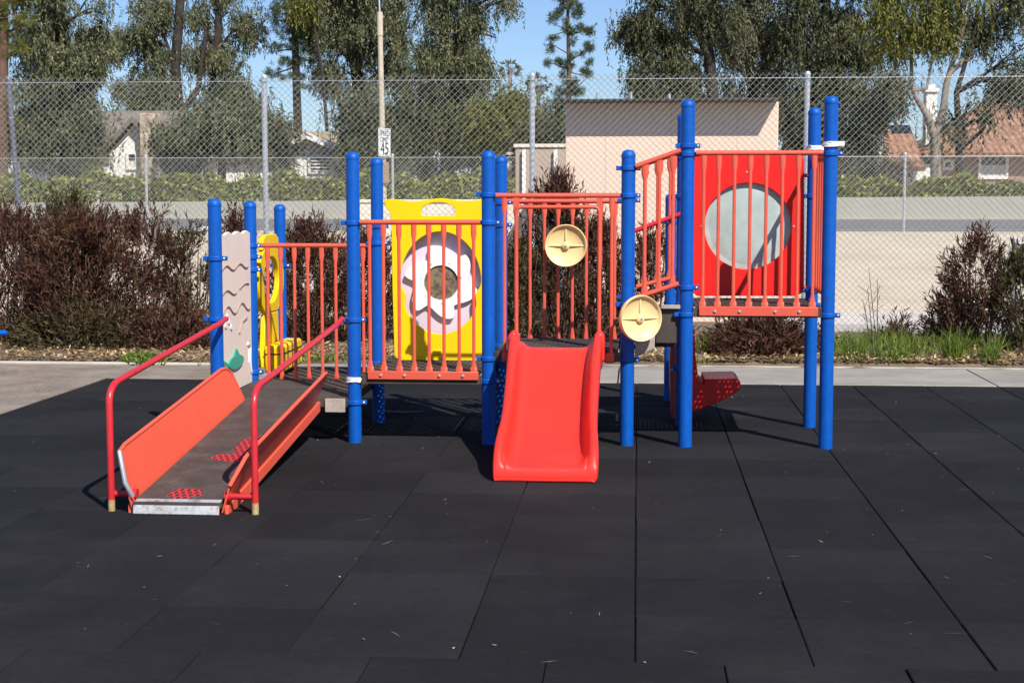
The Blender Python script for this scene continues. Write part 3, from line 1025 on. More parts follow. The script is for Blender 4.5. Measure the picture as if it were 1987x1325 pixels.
# ---- red rear panel with the cloudy bubble
def red_panel():
    Yp = YR - .01
    out = [(1343, 302), (1556, 302), (1560, 310), (1560, 558), (1556, 568), (1546, 574), (1352, 574), (1343, 566)]
    o = [P2(x, y, Yp) for x, y in out]
    c = P2(1451, 439, Yp)
    k = Yp / F
    p = MB().ring(o, c, lambda a: 82.5 * k, 'XZ', Yp - .014, Yp + .014).build('bubble_panel', PANELRED, PS, ang=40, bevel=.004)
    prof = [(87 * k, -.02), (87 * k, -.016)]
    for i in range(9):
        a = i / 8 * PI / 2
        prof.append((max(.004, 84 * k * math.cos(a)), -.014 + -.09 * 0 + .03 * math.sin(a) - .02))
    MB().lathe(prof, (c[0], Yp + .0, c[1]), 'Y', 56).build('bubble', CLOUDY, p, ang=60)
    b = MB()
    for x, y in ((1449, 334), (1361, 439), (1540, 439), (1451, 543)):
        q = P2(x, y, Yp); b.lathe([(.007, 0), (.007, .004)], (q[0], Yp - .014, q[1]), 'Y', 8)
    b.build('screws', STEEL, p)
    for y in (341, 558):
        q = P2(1560, y, Yp)
        MB().tube([(q[0] - .03, Yp, q[1]), (X5 - .04, Yp, q[1])], .013, 10).build('bracket', RAIL, p)
red_panel()


# ---- sand coloured sea panel on the side of the landing, seen at a slant
def sea_panel():
    x = XL
    def Z(py, Y): return at(460, py, Y)[2]
    y0, y1 = YF + .055, YR - .055
    out = [(y0, .30)]
    out = [(y0, .28), (y1, .28)]
    n = 30
    for i in range(n + 1):
        t = 1 - i / n
        out.append((y0 + (y1 - y0) * t, 1.352 + .009 * math.sin(t * PI * 7 + 1.2)))
    p = MB().prism(out, 'YZ', x - .012, x + .012).build('sea_panel', SAND, PS, bevel=.004)
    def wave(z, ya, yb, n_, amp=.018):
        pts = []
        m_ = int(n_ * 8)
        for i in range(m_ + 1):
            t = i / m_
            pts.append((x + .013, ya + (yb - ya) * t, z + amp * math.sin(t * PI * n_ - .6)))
        MB().tube(pts, .0075, 6).build('wave', SANDSHADE, p)  # raised strip, with an engraved groove's shade put into its colour
    L = y1 - y0
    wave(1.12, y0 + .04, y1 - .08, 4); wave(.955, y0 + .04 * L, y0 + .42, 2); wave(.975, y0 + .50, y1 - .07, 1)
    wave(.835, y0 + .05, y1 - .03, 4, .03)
    # fish, weed and bubbles
    body = []
    for i in range(24):
        a = 2 * PI * i / 24
        body.append((10.47 + .20 * math.cos(a), .475 + .048 * math.sin(a)))
    f = MB().prism(body, 'YZ', x + .0125, x + .026)
    f.prism([(10.30, .475), (10.14, .52), (10.18, .47), (10.13, .42)], 'YZ', x + .0125, x + .024)
    f.prism([(10.40, .515), (10.48, .57), (10.57, .515)], 'YZ', x + .0125, x + .024)
    f.build('fish', TEAL, p, bevel=.003)
    MB().tube([(x + .014, y0 + .48, .66), (x + .014, y0 + .56, .735), (x + .014, y0 + .70, .755)], .009, 6).build('seaweed', SANDSHADE, p)
    MB().tube([(x + .014, y0 + .70, .57), (x + .014, y0 + .76, .54), (x + .014, y0 + .74, .44), (x + .014, y0 + .79, .36)], .012, 6).build('seahorse', WHITEP, p)
    b = MB()
    for yy, zz in ((10.24, .74), (10.33, .76), (10.29, .80), (10.38, .72)): b.prism([(yy + .028 * math.cos(t * PI / 5), zz + .017 * math.sin(t * PI / 5)) for t in range(10)], 'YZ', x + .0125, x + .020)
    b.build('bubbles', WHITEP, p)
sea_panel()


# ---- yellow keyhole panel and box behind the landing
def keyhole_panel():
    x = XL + .02
    cy, cz, = 11.47, .985
    n = 40
    out = []
    R = .40
    for i in range(n + 1):
        a = math.radians(-62 + 304 * i / n)
        ry = R * (1.0); rzz = .20
        out.append((cy + ry * math.cos(a), cz + rzz * 1.35 * math.sin(a)))
    # neck and stem close the outline
    m = MB()
    m.ring(out, (cy, cz), lambda a: 1 / math.sqrt((math.cos(a) / .24) ** 2 + (math.sin(a) / .17) ** 2), 'YZ', x - .02, x + .02)
    m.prism([(cy - .30, .36), (cy - .20, .74), (cy + .20, .74), (cy + .22, .36)], 'YZ', x - .019, x + .019)
    m.prism([(cy - .26, 1.21), (cy - .24, 1.29), (cy - .16, 1.32), (cy + .16, 1.32), (cy + .24, 1.29), (cy + .26, 1.21)], 'YZ', x - .019, x + .019)
    p = m.build('keyhole_panel', YELLOW, PS, ang=40, bevel=.006)
    b = MB().box(x + .025, x + .16, cy - .30, cy + .38, .32, .52)
    bx = b.build('box_seat', YELLOW, p, bevel=.02)
    MB().box(x + .027, x + .163, cy - .303, cy + .383, .455, .465).build('seam', DARKTRIM, bx)
keyhole_panel()


# ---- red moulded climber behind the tall deck
def climber():
    Yc = 11.12
    pts = [(1340, 640), (1348, 640), (1350, 690), (1355, 735), (1362, 745), (1366, 744), (1366, 736), (1430, 735), (1437, 741), (1438, 752), (1432, 760), (1396, 780), (1352, 797), (1340, 800)]
    o = [P2(x, y, Yc) for x, y in pts]
    c = MB().prism(o, 'XZ', Yc, Yc + .50).build('climber', PANELRED, PS, bevel=.012)
    pts = [(1304, 650), (1314, 650), (1311, 690), (1312, 740), (1316, 780), (1318, 812), (1304, 812), (1301, 770), (1300, 700)]
    MB().prism([P2(x, y, Yc) for x, y in pts], 'XZ', Yc, Yc + .45).build('climber_side', ORANGE, c, bevel=.008)
climber()


# ------------------------------------------------------------------ fences
def mesh_wires(name, x0, x1, y, z0, z1, W, r, mat, parent, zfun=None, knuckle=True):
    h = W / 2
    nw = int((x1 - x0) / h)
    ns = int((z1 - z0) / h)
    ks = np.arange(ns + 1)
    quads = []
    for i in range(nw):
        xl = x0 + i * h
        xs = xl + h * ((ks + i) % 2)
        off = np.where((ks + i) % 2 == 0, r * .9, -r * .9)
        p = np.stack([xs, y + off, z0 + ks * h], 1)
        a, b = p[:-1], p[1:]
        d = unit(b - a)
        u = np.cross(d, np.array([0, 1.0, 0])); u = unit(u)
        v = np.cross(d, u)
        for k in range(3):
            t0, t1 = 2 * PI * k / 3, 2 * PI * (k + 1) / 3
            o0 = (u * math.cos(t0) + v * math.sin(t0)) * r; o1 = (u * math.cos(t1) + v * math.sin(t1)) * r
            quads.append(np.stack([a + o0, b + o0, b + o1, a + o1], 1))
    return quad_mesh(name, np.concatenate(quads), mat, parent)


FY = 17.5
fence = thing('chain_link_fence', 'tall galvanised chain-link fence behind the purple bushes', 'fence', (0, FY, 0))
mesh_wires('wire_mesh', -11.5, 9.5, FY, .03, 2.965, .072, .0027, WIRE, fence)
def fence_post(x, y, z0, z1, r, parent, mat=POSTM, lean=0.0):
    m = MB().lathe([(r, z0), (r, z1 - .05), (r * 1.12, z1 - .048), (r * 1.12, z1 - .02), (r * .9, z1 - .006), (.01, z1)], (x, y, 0), n=16)
    m.v = [(q[0] + lean * (q[2] - z1), q[1], q[2]) for q in m.v]
    m.build('post', mat, parent)
for x in (-10.1, -7.09, -4.19, -1.175, 1.835, 4.85, 7.86):
    fence_post(x - (.055 if x == -7.09 else 0), FY + .045, -.1, 2.965, .030, fence, GREYPOST if x == -7.09 else POSTM, lean=-.055 if x == -7.09 else 0.0)
MB().tube([(-11.5, FY + .006, 2.885), (9.5, FY + .006, 2.895)], .0035, 6).build('tension_wire', POSTM, fence)
for x in (-10.1, -7.09, -4.19, -1.175, 1.835, 4.85, 7.86):
    for z in (.5, 1.0, 1.5, 2.0, 2.5, 2.88): MB().lathe([(.0318, -.005), (.0318, .005)], (x - (.055 + .055 * (z - 2.965) / 1 if x == -7.09 else 0), FY + .045, z), n=14).build('tie_band', STEEL, fence)

F2Y = 38.0
fence2 = thing('chain_link_fence', 'lower chain-link fence along the near edge of the road', 'fence', (0, F2Y, .78))
mesh_wires('wire_mesh', -19, 15, F2Y, 0.80, 2.60, .085, .0030, WIRE, fence2)
for k in range(-3, 9):
    x = -12.066 + k * 3.06
    if -19.5 < x < 15 and k not in (-1, 1, 3, 4): fence_post(x, F2Y + .05, .7, 2.66, .032, fence2)
MB().tube([(-19, F2Y, 2.57), (15, F2Y, 2.57)], .006, 6).build('tension_wire', POSTM, fence2)

# gate stub at the right edge, blue tube end at the left edge
a = at(1969, 460, 17.0)
gp = thing('gate_post', 'short galvanised pipe post with a side rail at the right edge', 'post', (a[0], 17.0, 0))
MB().lathe([(.03, 0), (.03, a[2] - .03)], (a[0], 17.0, 0), n=14).build('post', STEEL, gp)
MB().lathe([(.036, a[2] - .06), (.036, a[2] - .02), (.02, a[2])], (a[0], 17.0, 0), n=14).build('cap', POSTM, gp)
MB().tube([(a[0] + .03, 17.0, a[2] - .07), (a[0] + 1.6, 17.0, a[2] - .07)], .022, 12).build('rail', POSTM, gp)
a = at(14, 646, 12.4)
bb = thing('balance_bar', 'blue tube end of other play equipment at the left edge of the photo', 'play equipment', (a[0] - .6, 12.4, 0))
MB().tube([(a[0], 12.4, a[2]), (a[0] - .03, 12.4, a[2]), (a[0] - 1.5, 12.4, a[2])], [.018, .024, .024], 14).build('bar', BLUE, bb)
for dx in (.35, 1.3): MB().lathe([(.03, -.02), (.03, a[2])], (a[0] - dx, 12.4, 0), n=16).build('leg', BLUE, bb)

# ------------------------------------------------------------------ buildings near the fence
def pump_house():
    Y0 = 20.0
    xl, xr = at(1097, 400, Y0)[0], at(1508, 400, Y0)[0]
    zt = at(1300, 199, Y0)[2]
    h = thing('utility_building', 'peach stucco utility building with a flat roof behind the tall fence', 'building', ((xl + xr) / 2, Y0 + 1.3, 0))
    MB().box(xl, xr, Y0, Y0 + 2.6, -.05, zt).build('wall', PEACH, h, bevel=.01)
    for px in (1175, 1302, 1430):
        x = at(px, 300, Y0)[0]; MB().box(x - .0025, x + .0025, Y0 - .001, Y0 + .004, 0, zt - .05).build('wall_joint', TANWALL, h)
    # overhanging roof sheet: its shadow falls on the wall
    MB().box(xl - .02, xr - .02, Y0 - .36, Y0 + 2.65, zt + .003, zt + .026).build('roof', DARKTRIM, h, bevel=.004)
    for px, s in ((1160, .05), (1300, .035), (1225, .06)):
        q = at(px, 196, Y0 + .5); MB().tube([(q[0], Y0 + .6, zt + .026), (q[0] - .01, Y0 + .6, zt + .11 + s)], .02, 8).build('roof_vent', STEEL, h)
pump_house()


def wall_seg(name, label, cat, px0, px1, ytop, Y, mat, depth=.2, cap=None, z0=-.05):
    x0, x1, zt = at(px0, 400, Y)[0], at(px1, 400, Y)[0], at((px0 + px1) / 2, ytop, Y)[2]
    t = thing(name, label, cat, ((x0 + x1) / 2, Y, 0))
    m = MB()
    # block courses with real joints
    h = .2
    z = z0; r = 0
    while z < zt - .01:
        ze = min(z + h, zt)
        x = x0 - (.2 if r % 2 else 0)
        while x < x1 - .01:
            xa, xb = max(x, x0), min(x + .4, x1)
            if xb - xa > .02: m.box(xa + .002, xb - .002, Y, Y + depth, z + .002, ze - .001)
            x += .4
        z = ze; r += 1
    m.build('blocks', mat, t, smooth=False)
    MB().box(x0 - .03, x1 + .03, Y - .02, Y + depth + .02, zt + .001, zt + .05).build('cap', mat, t, bevel=.008)
    return t
wall_seg('block_wall', 'low cream block wall behind the yellow panel', 'wall', 697, 1096, 394, 23.0, CREAM)
def enclosure():
    Y = 25.0
    t = thing('block_enclosure', 'tan block enclosure with two white gate posts left of the peach building', 'enclosure', (at(1040, 400, Y)[0], Y, 0))
    x0, x1, zt = at(1000, 400, Y)[0], at(1098, 400, Y)[0], at(1040, 287, Y)[2]
    MB().box(x0, x1, Y, Y + 1.8, -.05, zt).build('wall', TANWALL, t, bevel=.01)
    MB().box(x0 - .03, x1, Y - .03, Y + 1.83, zt + .002, zt + .06).build('cap', CREAM, t, bevel=.01)
    for px in (1017, 1078):
        x = at(px, 400, Y)[0]
        MB().box(x - .028, x + .028, Y - .08, Y - .024, -.05, zt - .03).build('gate_post', WHITEW, t, bevel=.004)
enclosure()

# far wall along the road with its ivy
WY = 60.2
def road_wall():
    t = thing('road_wall', 'long pale concrete wall on the far side of the road', 'wall', (0, WY, .8))
    zl, zr = at(100, 393, WY)[2], at(1987, 381, WY)[2]
    xl, xr = at(100, 0, WY)[0], at(1987, 0, WY)[0]
    k = (zr - zl) / (xr - xl)
    m = MB()
    x = -40
    while x < 40:
        za, zb = zl + k * (x - xl), zl + k * (x + 4 - xl)
        m.add([(x + .003, WY, .7), (x + 3.997, WY, .7), (x + 3.997, WY + .25, .7), (x + .003, WY + .25, .7), (x + .003, WY, za), (x + 3.997, WY, zb), (x + 3.997, WY + .25, zb), (x + .003, WY + .25, za)],
              [(3, 2, 1, 0), (4, 5, 6, 7), (0, 1, 5, 4), (1, 2, 6, 5), (2, 3, 7, 6), (3, 0, 4, 7)])
        x += 4
    m.build('panels', WALLC, t, smooth=False)
    return lambda x: zl + k * (x - xl)
wz_ = road_wall()
def hedge(name, label, px0, px1, ytop, n, mat=IVY):
    x0, x1 = at(px0, 0, WY + .8)[0], at(px1, 0, WY + .8)[0]
    t = thing(name, label, 'hedge', ((x0 + x1) / 2, WY + .9, .3), 'ivy hedges on the far wall')
    X = RNG.uniform(x0, x1, n)
    zt = at((px0 + px1) / 2, ytop, WY + .8)[2] + .16 * np.sin(X * 1.7) + .12 * np.sin(X * 4.1 + 1)
    zb = np.array([wz_(x) for x in X]) - .12
    U = RNG.uniform(0, 1, n) ** .8
    Z = zb + (zt - zb) * U
    Yy = WY + .32 + RNG.uniform(0, .9, n)
    Yy = np.where(RNG.uniform(0, 1, n) < .65, WY + .28 + RNG.uniform(0, .3, n) + .2 * U, Yy)
    d = unit(RNG.normal(size=(n, 3)) + np.array([0, -.5, -.5]))
    quad_mesh('foliage', leaves(np.stack([X, Yy, Z], 1), d, RNG.uniform(.13, .24, n), RNG.uniform(.10, .18, n)), mat, t)
    s = MB()
    for i in range(14):
        x = x0 + (x1 - x0) * (i + .5) / 14
        s.tube([(x, WY + .7, .3), (x + .1, WY + .65, 1.2), (x - .1, WY + .6, 1.9)], [.05, .04, .02], 6)
    s.build('stems', BARKD, t)
hedge('ivy_hedge', 'yellow-green ivy hedge on the far wall left of the peach building', -60, 1010, 342, 15000)
hedge('ivy_hedge', 'grey-green ivy hedge on the far wall in front of the red-roofed house', 1500, 2080, 350, 8000)


# dark car behind the wall
def car():
    Y = 63.5
    c = at(358, 378, Y)
    z0 = .30
    zt = c[2]
    t = thing('parked_car', 'dark car with only its rounded roof showing above the far wall', 'car', (c[0], Y, z0))
    hz = zt - z0
    prof = [(-2.2, .25), (2.2, .25), (2.25, .55), (2.1, .78), (1.3, .92), (.75, hz - .1), (.35, hz - .01), (-.55, hz), (-1.05, hz - .08), (-1.75, .98), (-2.2, .90), (-2.28, .5)]
    MB().prism([(c[0] + a, z0 + b) for a, b in prof], 'XZ', Y - .85, Y + .85).build('body', CARP, t, bevel=.08)
    MB().prism([(c[0] + a, z0 + b) for a, b in ((-1.55, .98), (-1.0, hz - .14), (.62, hz - .14), (1.12, .98))], 'XZ', Y - .853, Y + .853).build('side_window', GLASS, t)
    for x in (-1.4, 1.4):
        for s in (-1, 1):
            MB().lathe([(.20, -.1), (.31, -.1), (.32, 0), (.31, .1), (.20, .1)], (c[0] + x, Y + s * .78, z0 + .32), 'Y', 20).build('wheel', TYRE, t)
car()


# ------------------------------------------------------------------ houses
def window(px0, px1, y0, y1, Y, parent, blind=True):
    a, b = at(px0, y1, Y), at(px1, y0, Y)
    fr = MB()
    t = .12
    fr.box(a[0], b[0], Y - .10, Y - .003, a[2], a[2] + t).box(a[0], b[0], Y - .10, Y - .003, b[2] - t, b[2])
    fr.box(a[0], a[0] + t, Y - .10, Y - .003, a[2] + t, b[2] - t).box(b[0] - t, b[0], Y - .10, Y - .003, a[2] + t, b[2] - t)
    f = fr.build('window', WHITEW, parent, bevel=.01)
    MB().box(a[0] + t, b[0] - t, Y - .045, Y - .02, a[2] + t, b[2] - t).build('pane', GLASS, f)
    if blind:
        MB().box(a[0] + t, b[0] - t, Y - .052, Y - .047, a[2] + t, (a[2] + b[2]) / 2).build('blind', CURTAIN, f)
        MB().box((a[0] + b[0]) / 2 - .02, (a[0] + b[0]) / 2 + .02, Y - .06, Y - .053, a[2] + t, (a[2] + b[2]) / 2).build('mullion', WHITEW, f)
    return f


def white_gable_house():
    Y = 68.5
    q = lambda x, y, Yy=Y: at(x, y, Yy)
    pk = q(262, 238); el = q(206, 292); er = q(318, 290)
    t = thing('white_house', 'white gabled house with a grey shingle roof and stone chimney at the left', 'house', (pk[0], Y + 3, .3))
    MB().prism([(el[0] + .25, .2), (er[0] - .25, .2), (er[0] - .25, er[2]), (pk[0], pk[2]), (el[0] + .25, el[2])], 'XZ', Y, Y + 7).build('wall', WHITEW, t)
    for e in (el, er):
        d = .22
        m = MB()
        m.add([(pk[0], Y - .5, pk[2] + d), (e[0] - (pk[0] - e[0]) * .1, Y - .5, e[2] + d - .1), (e[0] - (pk[0] - e[0]) * .1, Y + 7.5, e[2] + d - .1), (pk[0], Y + 7.5, pk[2] + d),
               (pk[0], Y - .5, pk[2] + .02), (e[0] - (pk[0] - e[0]) * .1, Y - .5, e[2] - .28), (e[0] - (pk[0] - e[0]) * .1, Y + 7.5, e[2] - .28), (pk[0], Y + 7.5, pk[2] + .02)],
              [(0, 1, 2, 3), (7, 6, 5, 4), (0, 4, 5, 1), (1, 5, 6, 2), (2, 6, 7, 3), (3, 7, 4, 0)])
        m.build('roof', SHINGLE, t, smooth=False)
    # main range behind, ridge along the street
    a, b = q(60, 300, Y + 3), q(304, 222, Y + 3)
    MB().prism([(Y + 3, .2), (Y + 9, .2), (Y + 9, a[2]), (Y + 6, b[2]), (Y + 3, a[2])], 'YZ', a[0], b[0]).build('wall', WHITEW, t)
    MB().prism([(Y + 2.6, a[2] - .1), (Y + 6, b[2] + .05), (Y + 9.4, a[2] - .1), (Y + 9.4, a[2] + .15), (Y + 6, b[2] + .32), (Y + 2.6, a[2] + .15)], 'YZ', a[0] - .4, b[0] + .4).build('roof', SHINGLE, t, smooth=False)
    c0, c1 = q(272, 300, Y - .7), q(300, 220, Y - .7)
    MB().box(c0[0], c1[0], Y - .75, Y + .25, .2, c1[2]).build('chimney', STONE, t, bevel=.05)
    window(246, 268, 295, 330, Y, t)
    window(213, 222, 292, 330, Y, t, False)
white_gable_house()


def white_low_house():
    Y = 67.0
    q = lambda x, y, Yy=Y: at(x, y, Yy)
    t = thing('white_house', 'low white house with a tan roof and barred window behind the light pole', 'house', (q(600, 0)[0], Y + 3, .3))
    a, b = q(500, 295), q(662, 262)
    pk = q(600, 268); e0 = q(545, 296); e1 = q(664, 296)
    MB().prism([(e0[0], .2), (e1[0], .2), (e1[0], e1[2]), (pk[0], pk[2]), (e0[0], e0[2])], 'XZ', Y, Y + 8).build('wall', WHITEW, t)
    for e in (e0, e1):
        m = MB()
        ex = e[0] + (e[0] - pk[0]) * .12; ez = e[2] - (pk[2] - e[2]) * .12
        m.add([(pk[0], Y - .6, pk[2] + .22), (ex, Y - .6, ez + .22), (ex, Y + 8.4, ez + .22), (pk[0], Y + 8.4, pk[2] + .22),
               (pk[0], Y - .6, pk[2] + .02), (ex, Y - .6, ez + .02), (ex, Y + 8.4, ez + .02), (pk[0], Y + 8.4, pk[2] + .02)],
              [(0, 1, 2, 3), (7, 6, 5, 4), (0, 4, 5, 1), (1, 5, 6, 2), (2, 6, 7, 3), (3, 7, 4, 0)])
        m.build('roof', STRAWROOF, t, smooth=False)
        MB().add([(pk[0], Y - .66, pk[2] + .24), (ex, Y - .66, ez + .24), (ex, Y - .60, ez + .24), (pk[0], Y - .60, pk[2] + .24),
                  (pk[0], Y - .66, pk[2] - .04), (ex, Y - .66, ez - .04), (ex, Y - .60, ez - .04), (pk[0], Y - .60, pk[2] - .04)],
                 [(0, 1, 2, 3), (7, 6, 5, 4), (0, 4, 5, 1), (1, 5, 6, 2), (2, 6, 7, 3), (3, 7, 4, 0)]).build('fascia', WHITEW, t, smooth=False)
    # long range behind
    z0, z1 = q(400, 300, Y + 4)[2], q(400, 262, Y + 4)[2]
    x0, x1 = q(385, 0, Y + 4)[0], q(640, 0, Y + 4)[0]
    MB().prism([(Y + 4, .2), (Y + 10, .2), (Y + 10, z0), (Y + 7, z1), (Y + 4, z0)], 'YZ', x0, x1).build('wall', WHITEW, t)
    MB().prism([(Y + 3.4, z0 - .12), (Y + 7, z1 + .03), (Y + 10.6, z0 - .12), (Y + 10.6, z0 + .1), (Y + 7, z1 + .26), (Y + 3.4, z0 + .1)], 'YZ', x0 - .3, x1 + .3).build('roof', STRAWROOF, t, smooth=False)
    w_ = window(598, 648, 300, 338, Y, t, False)
    a, b = q(598, 338), q(648, 300)
    m = MB()
    for k in range(1, 6):
        z = a[2] + (b[2] - a[2]) * k / 6; m.box(a[0] + .1, b[0] - .1, Y - .12, Y - .101, z - .03, z + .03)
    m.build('bars', WHITEW, w_)
    MB().box(q(556, 0)[0], q(660, 0)[0], Y - 2.0, Y - 1.8, .2, q(0, 350)[2]).build('low_wall', BRICKISH, t)
white_low_house()


def red_roof_house():
    Y = 71.0
    q = lambda x, y, Yy=Y: at(x, y, Yy)
    t = thing('red_roof_house', 'house with terracotta tile roofs and a tall white chimney at the right', 'house', (q(1880, 0)[0], Y + 4, .3))
    # main range: hip roof
    x0, x1 = q(1822, 0)[0], q(2160, 0)[0]
    ze = q(1900, 292)[2]; zr = q(1940, 200, Y + 5)[2]
    MB().box(x0, x1, Y, Y + 9, .2, ze).build('wall', BRICKISH, t)
    xe0, xe1 = x0 - .6, x1 + .6
    xr0, xr1 = q(1915, 0, Y + 4.5)[0], x1 - 3
    m = MB().add([(xe0, Y - .7, ze - .12), (xe1, Y - .7, ze - .12), (xe1, Y + 9.7, ze - .12), (xe0, Y + 9.7, ze - .12), (xr0, Y + 4.5, zr), (xr1, Y + 4.5, zr),
                  (xe0, Y - .7, ze - .3), (xe1, Y - .7, ze - .3), (xe1, Y + 9.7, ze - .3), (xe0, Y + 9.7, ze - .3)],
                 [(0, 1, 5, 4), (1, 2, 5), (2, 3, 4, 5), (3, 0, 4), (0, 6, 7, 1), (1, 7, 8, 2), (2, 8, 9, 3), (3, 9, 6, 0)])
    m.build('roof', TERRA, t, smooth=False)
    window(1897, 1957, 293, 348, Y, t)
    window(1820 + 8, 1850, 310, 330, Y, t, False)
    # left wing, lower roof sloping towards the road
    a, b = q(1716, 345, Y - 1), q(1826, 256, Y + 3)
    MB().box(a[0] + .3, x0 - .01, Y - .3, Y + 6, .2, q(0, 322, Y)[2]).build('wall', WHITEW, t)
    zlo, zhi = q(0, 335, Y - 1.2)[2], q(0, 258, Y + 3)[2]
    MB().prism([(Y - 1.2, zlo), (Y + 3, zhi), (Y + 7, zlo), (Y + 7, zlo + .2), (Y + 3, zhi + .2), (Y - 1.2, zlo + .2)], 'YZ', a[0], x0 - .62).build('roof', TERRA, t, smooth=False)
    MB().box(q(1690, 0)[0], q(1716, 0)[0], Y - .5, Y + 1, .2, q(0, 262)[2]).build('end_wall', WHITEW, t, bevel=.04)
    cxa, cxb, cz = q(1799, 0, Y + 3)[0], q(1820, 0, Y + 3)[0], q(0, 190, Y + 3)[2]
    ch = MB().box(cxa, cxb, Y + 2.6, Y + 3.4, 1.5, cz).build('chimney', WHITEW, t, bevel=.02)
    MB().box(cxa - .07, cxb + .07, Y + 2.5, Y + 3.5, cz + .002, cz + .18).box(cxa + .08, cxb - .08, Y + 2.7, Y + 3.3, cz + .18, cz + .36).build('chimney_cap', WHITEW, ch, bevel=.02)
    s0, s1 = q(1738, 0, Y + 2)[0], q(1776, 0, Y + 2)[0]
    sl = (zhi - zlo) / 4.2
    def zs(y): return zlo + .2 + sl * (y - (Y - 1.2)) + .05
    MB().add([(s0, Y + 2.1, zs(Y + 2.1)), (s1, Y + 2.1, zs(Y + 2.1)), (s1, Y + 2.9, zs(Y + 2.9)), (s0, Y + 2.9, zs(Y + 2.9)),
              (s0, Y + 2.1, zs(Y + 2.1) - .04), (s1, Y + 2.1, zs(Y + 2.1) - .04), (s1, Y + 2.9, zs(Y + 2.9) - .04), (s0, Y + 2.9, zs(Y + 2.9) - .04)],
             [(0, 1, 2, 3), (7, 6, 5, 4), (0, 4, 5, 1), (1, 5, 6, 2), (2, 6, 7, 3), (3, 7, 4, 0)]).build('solar_panel', SOLAR, t, smooth=False)
red_roof_house()


def brown_house():
    Y = 72.0
    q = lambda x, y, Yy=Y: at(x, y, Yy)
    x0, x1 = q(948, 0)[0], q(1130, 0)[0]
    t = thing('brown_house', 'low brown house with a dark solar roof left of the peach building', 'house', ((x0 + x1) / 2, Y + 3, .3))
    zt = q(0, 281)[2]
    MB().box(x0, x1, Y, Y + 6, .2, zt).build('wall', BRICKISH, t)
    MB().box(x0 - .3, x1 + .3, Y - .3, Y + 6.3, zt + .003, zt + .13).build('roof', STRAWROOF, t, bevel=.01)
    m = MB()
    for k in range(7):
        xa = x0 + .3 + k * .55
        m.add([(xa, Y + .2, zt + .16), (xa + .5, Y + .2, zt + .16), (xa + .5, Y + .9, zt + .42), (xa, Y + .9, zt + .42)], [(0, 1, 2, 3)])
        m.add([(xa, Y + .21, zt + .135), (xa + .5, Y + .21, zt + .135), (xa + .5, Y + .91, zt + .395), (xa, Y + .91, zt + .395)], [(3, 2, 1, 0)])
    m.build('solar_panels', SOLAR, t, smooth=False)
    window(975, 1000, 296, 330, Y, t)
brown_house()

# ------------------------------------------------------------------ light pole and speed sign
def text_quads(s, size):
    cu = bpy.data.curves.new('txt', 'FONT'); cu.body = s; cu.size = size; cu.align_x = 'CENTER'; cu.align_y = 'CENTER'; cu.extrude = .004
    ob = bpy.data.objects.new('txt', cu); sc.collection.objects.link(ob)
    bpy.context.view_layer.update()
    me = bpy.data.meshes.new_from_object(ob.evaluated_get(bpy.context.evaluated_depsgraph_get()))
    vs = [tuple(v.co) for v in me.vertices]; fs = [tuple(p.vertices) for p in me.polygons]
    bpy.data.objects.remove(ob); bpy.data.curves.remove(cu); bpy.data.meshes.remove(me)
    return vs, fs


PY = 39.0
base = at(746, 447, PY)
lp = thing('light_pole', 'tall pale street light pole beside the speed sign', 'light pole', (base[0], PY, .78))
top = at(737.5, 62, PY)
MB().tube([(base[0], PY, .7), (top[0], PY, top[2])], [.085, .062], 14).build('pole', POLE, lp)
t2 = at(737, 24, PY)
MB().tube([(top[0], PY, top[2] - .1), (t2[0], PY, t2[2])], [.078, .07], 12).build('collar', POLE, lp)
t3 = at(733, -60, PY)
MB().tube([(t2[0], PY, t2[2] - .05), (t3[0], PY, t3[2]), (t3[0] - .3, PY + 1.2, t3[2] + .35), (t3[0] - .4, PY + 2.4, t3[2] + .45)], [.022, .02, .018, .016], 8).build('lamp_arm', STEEL, lp)
MB().tube([(t3[0] - .4, PY + 2.3, t3[2] + .45), (t3[0] - .42, PY + 2.5, t3[2] + .46), (t3[0] - .45, PY + 3.0, t3[2] + .46)], [.03, .10, .05], 10).build('lamp_head', STEEL, lp)
for sgn in (-1, 1):
    q = at(737 + 5 * sgn, 34, PY)
    MB().tube([(q[0], PY, q[2]), (top[0] + sgn * .06, PY, top[2])], .012, 6).build('conduit', STEEL, lp)


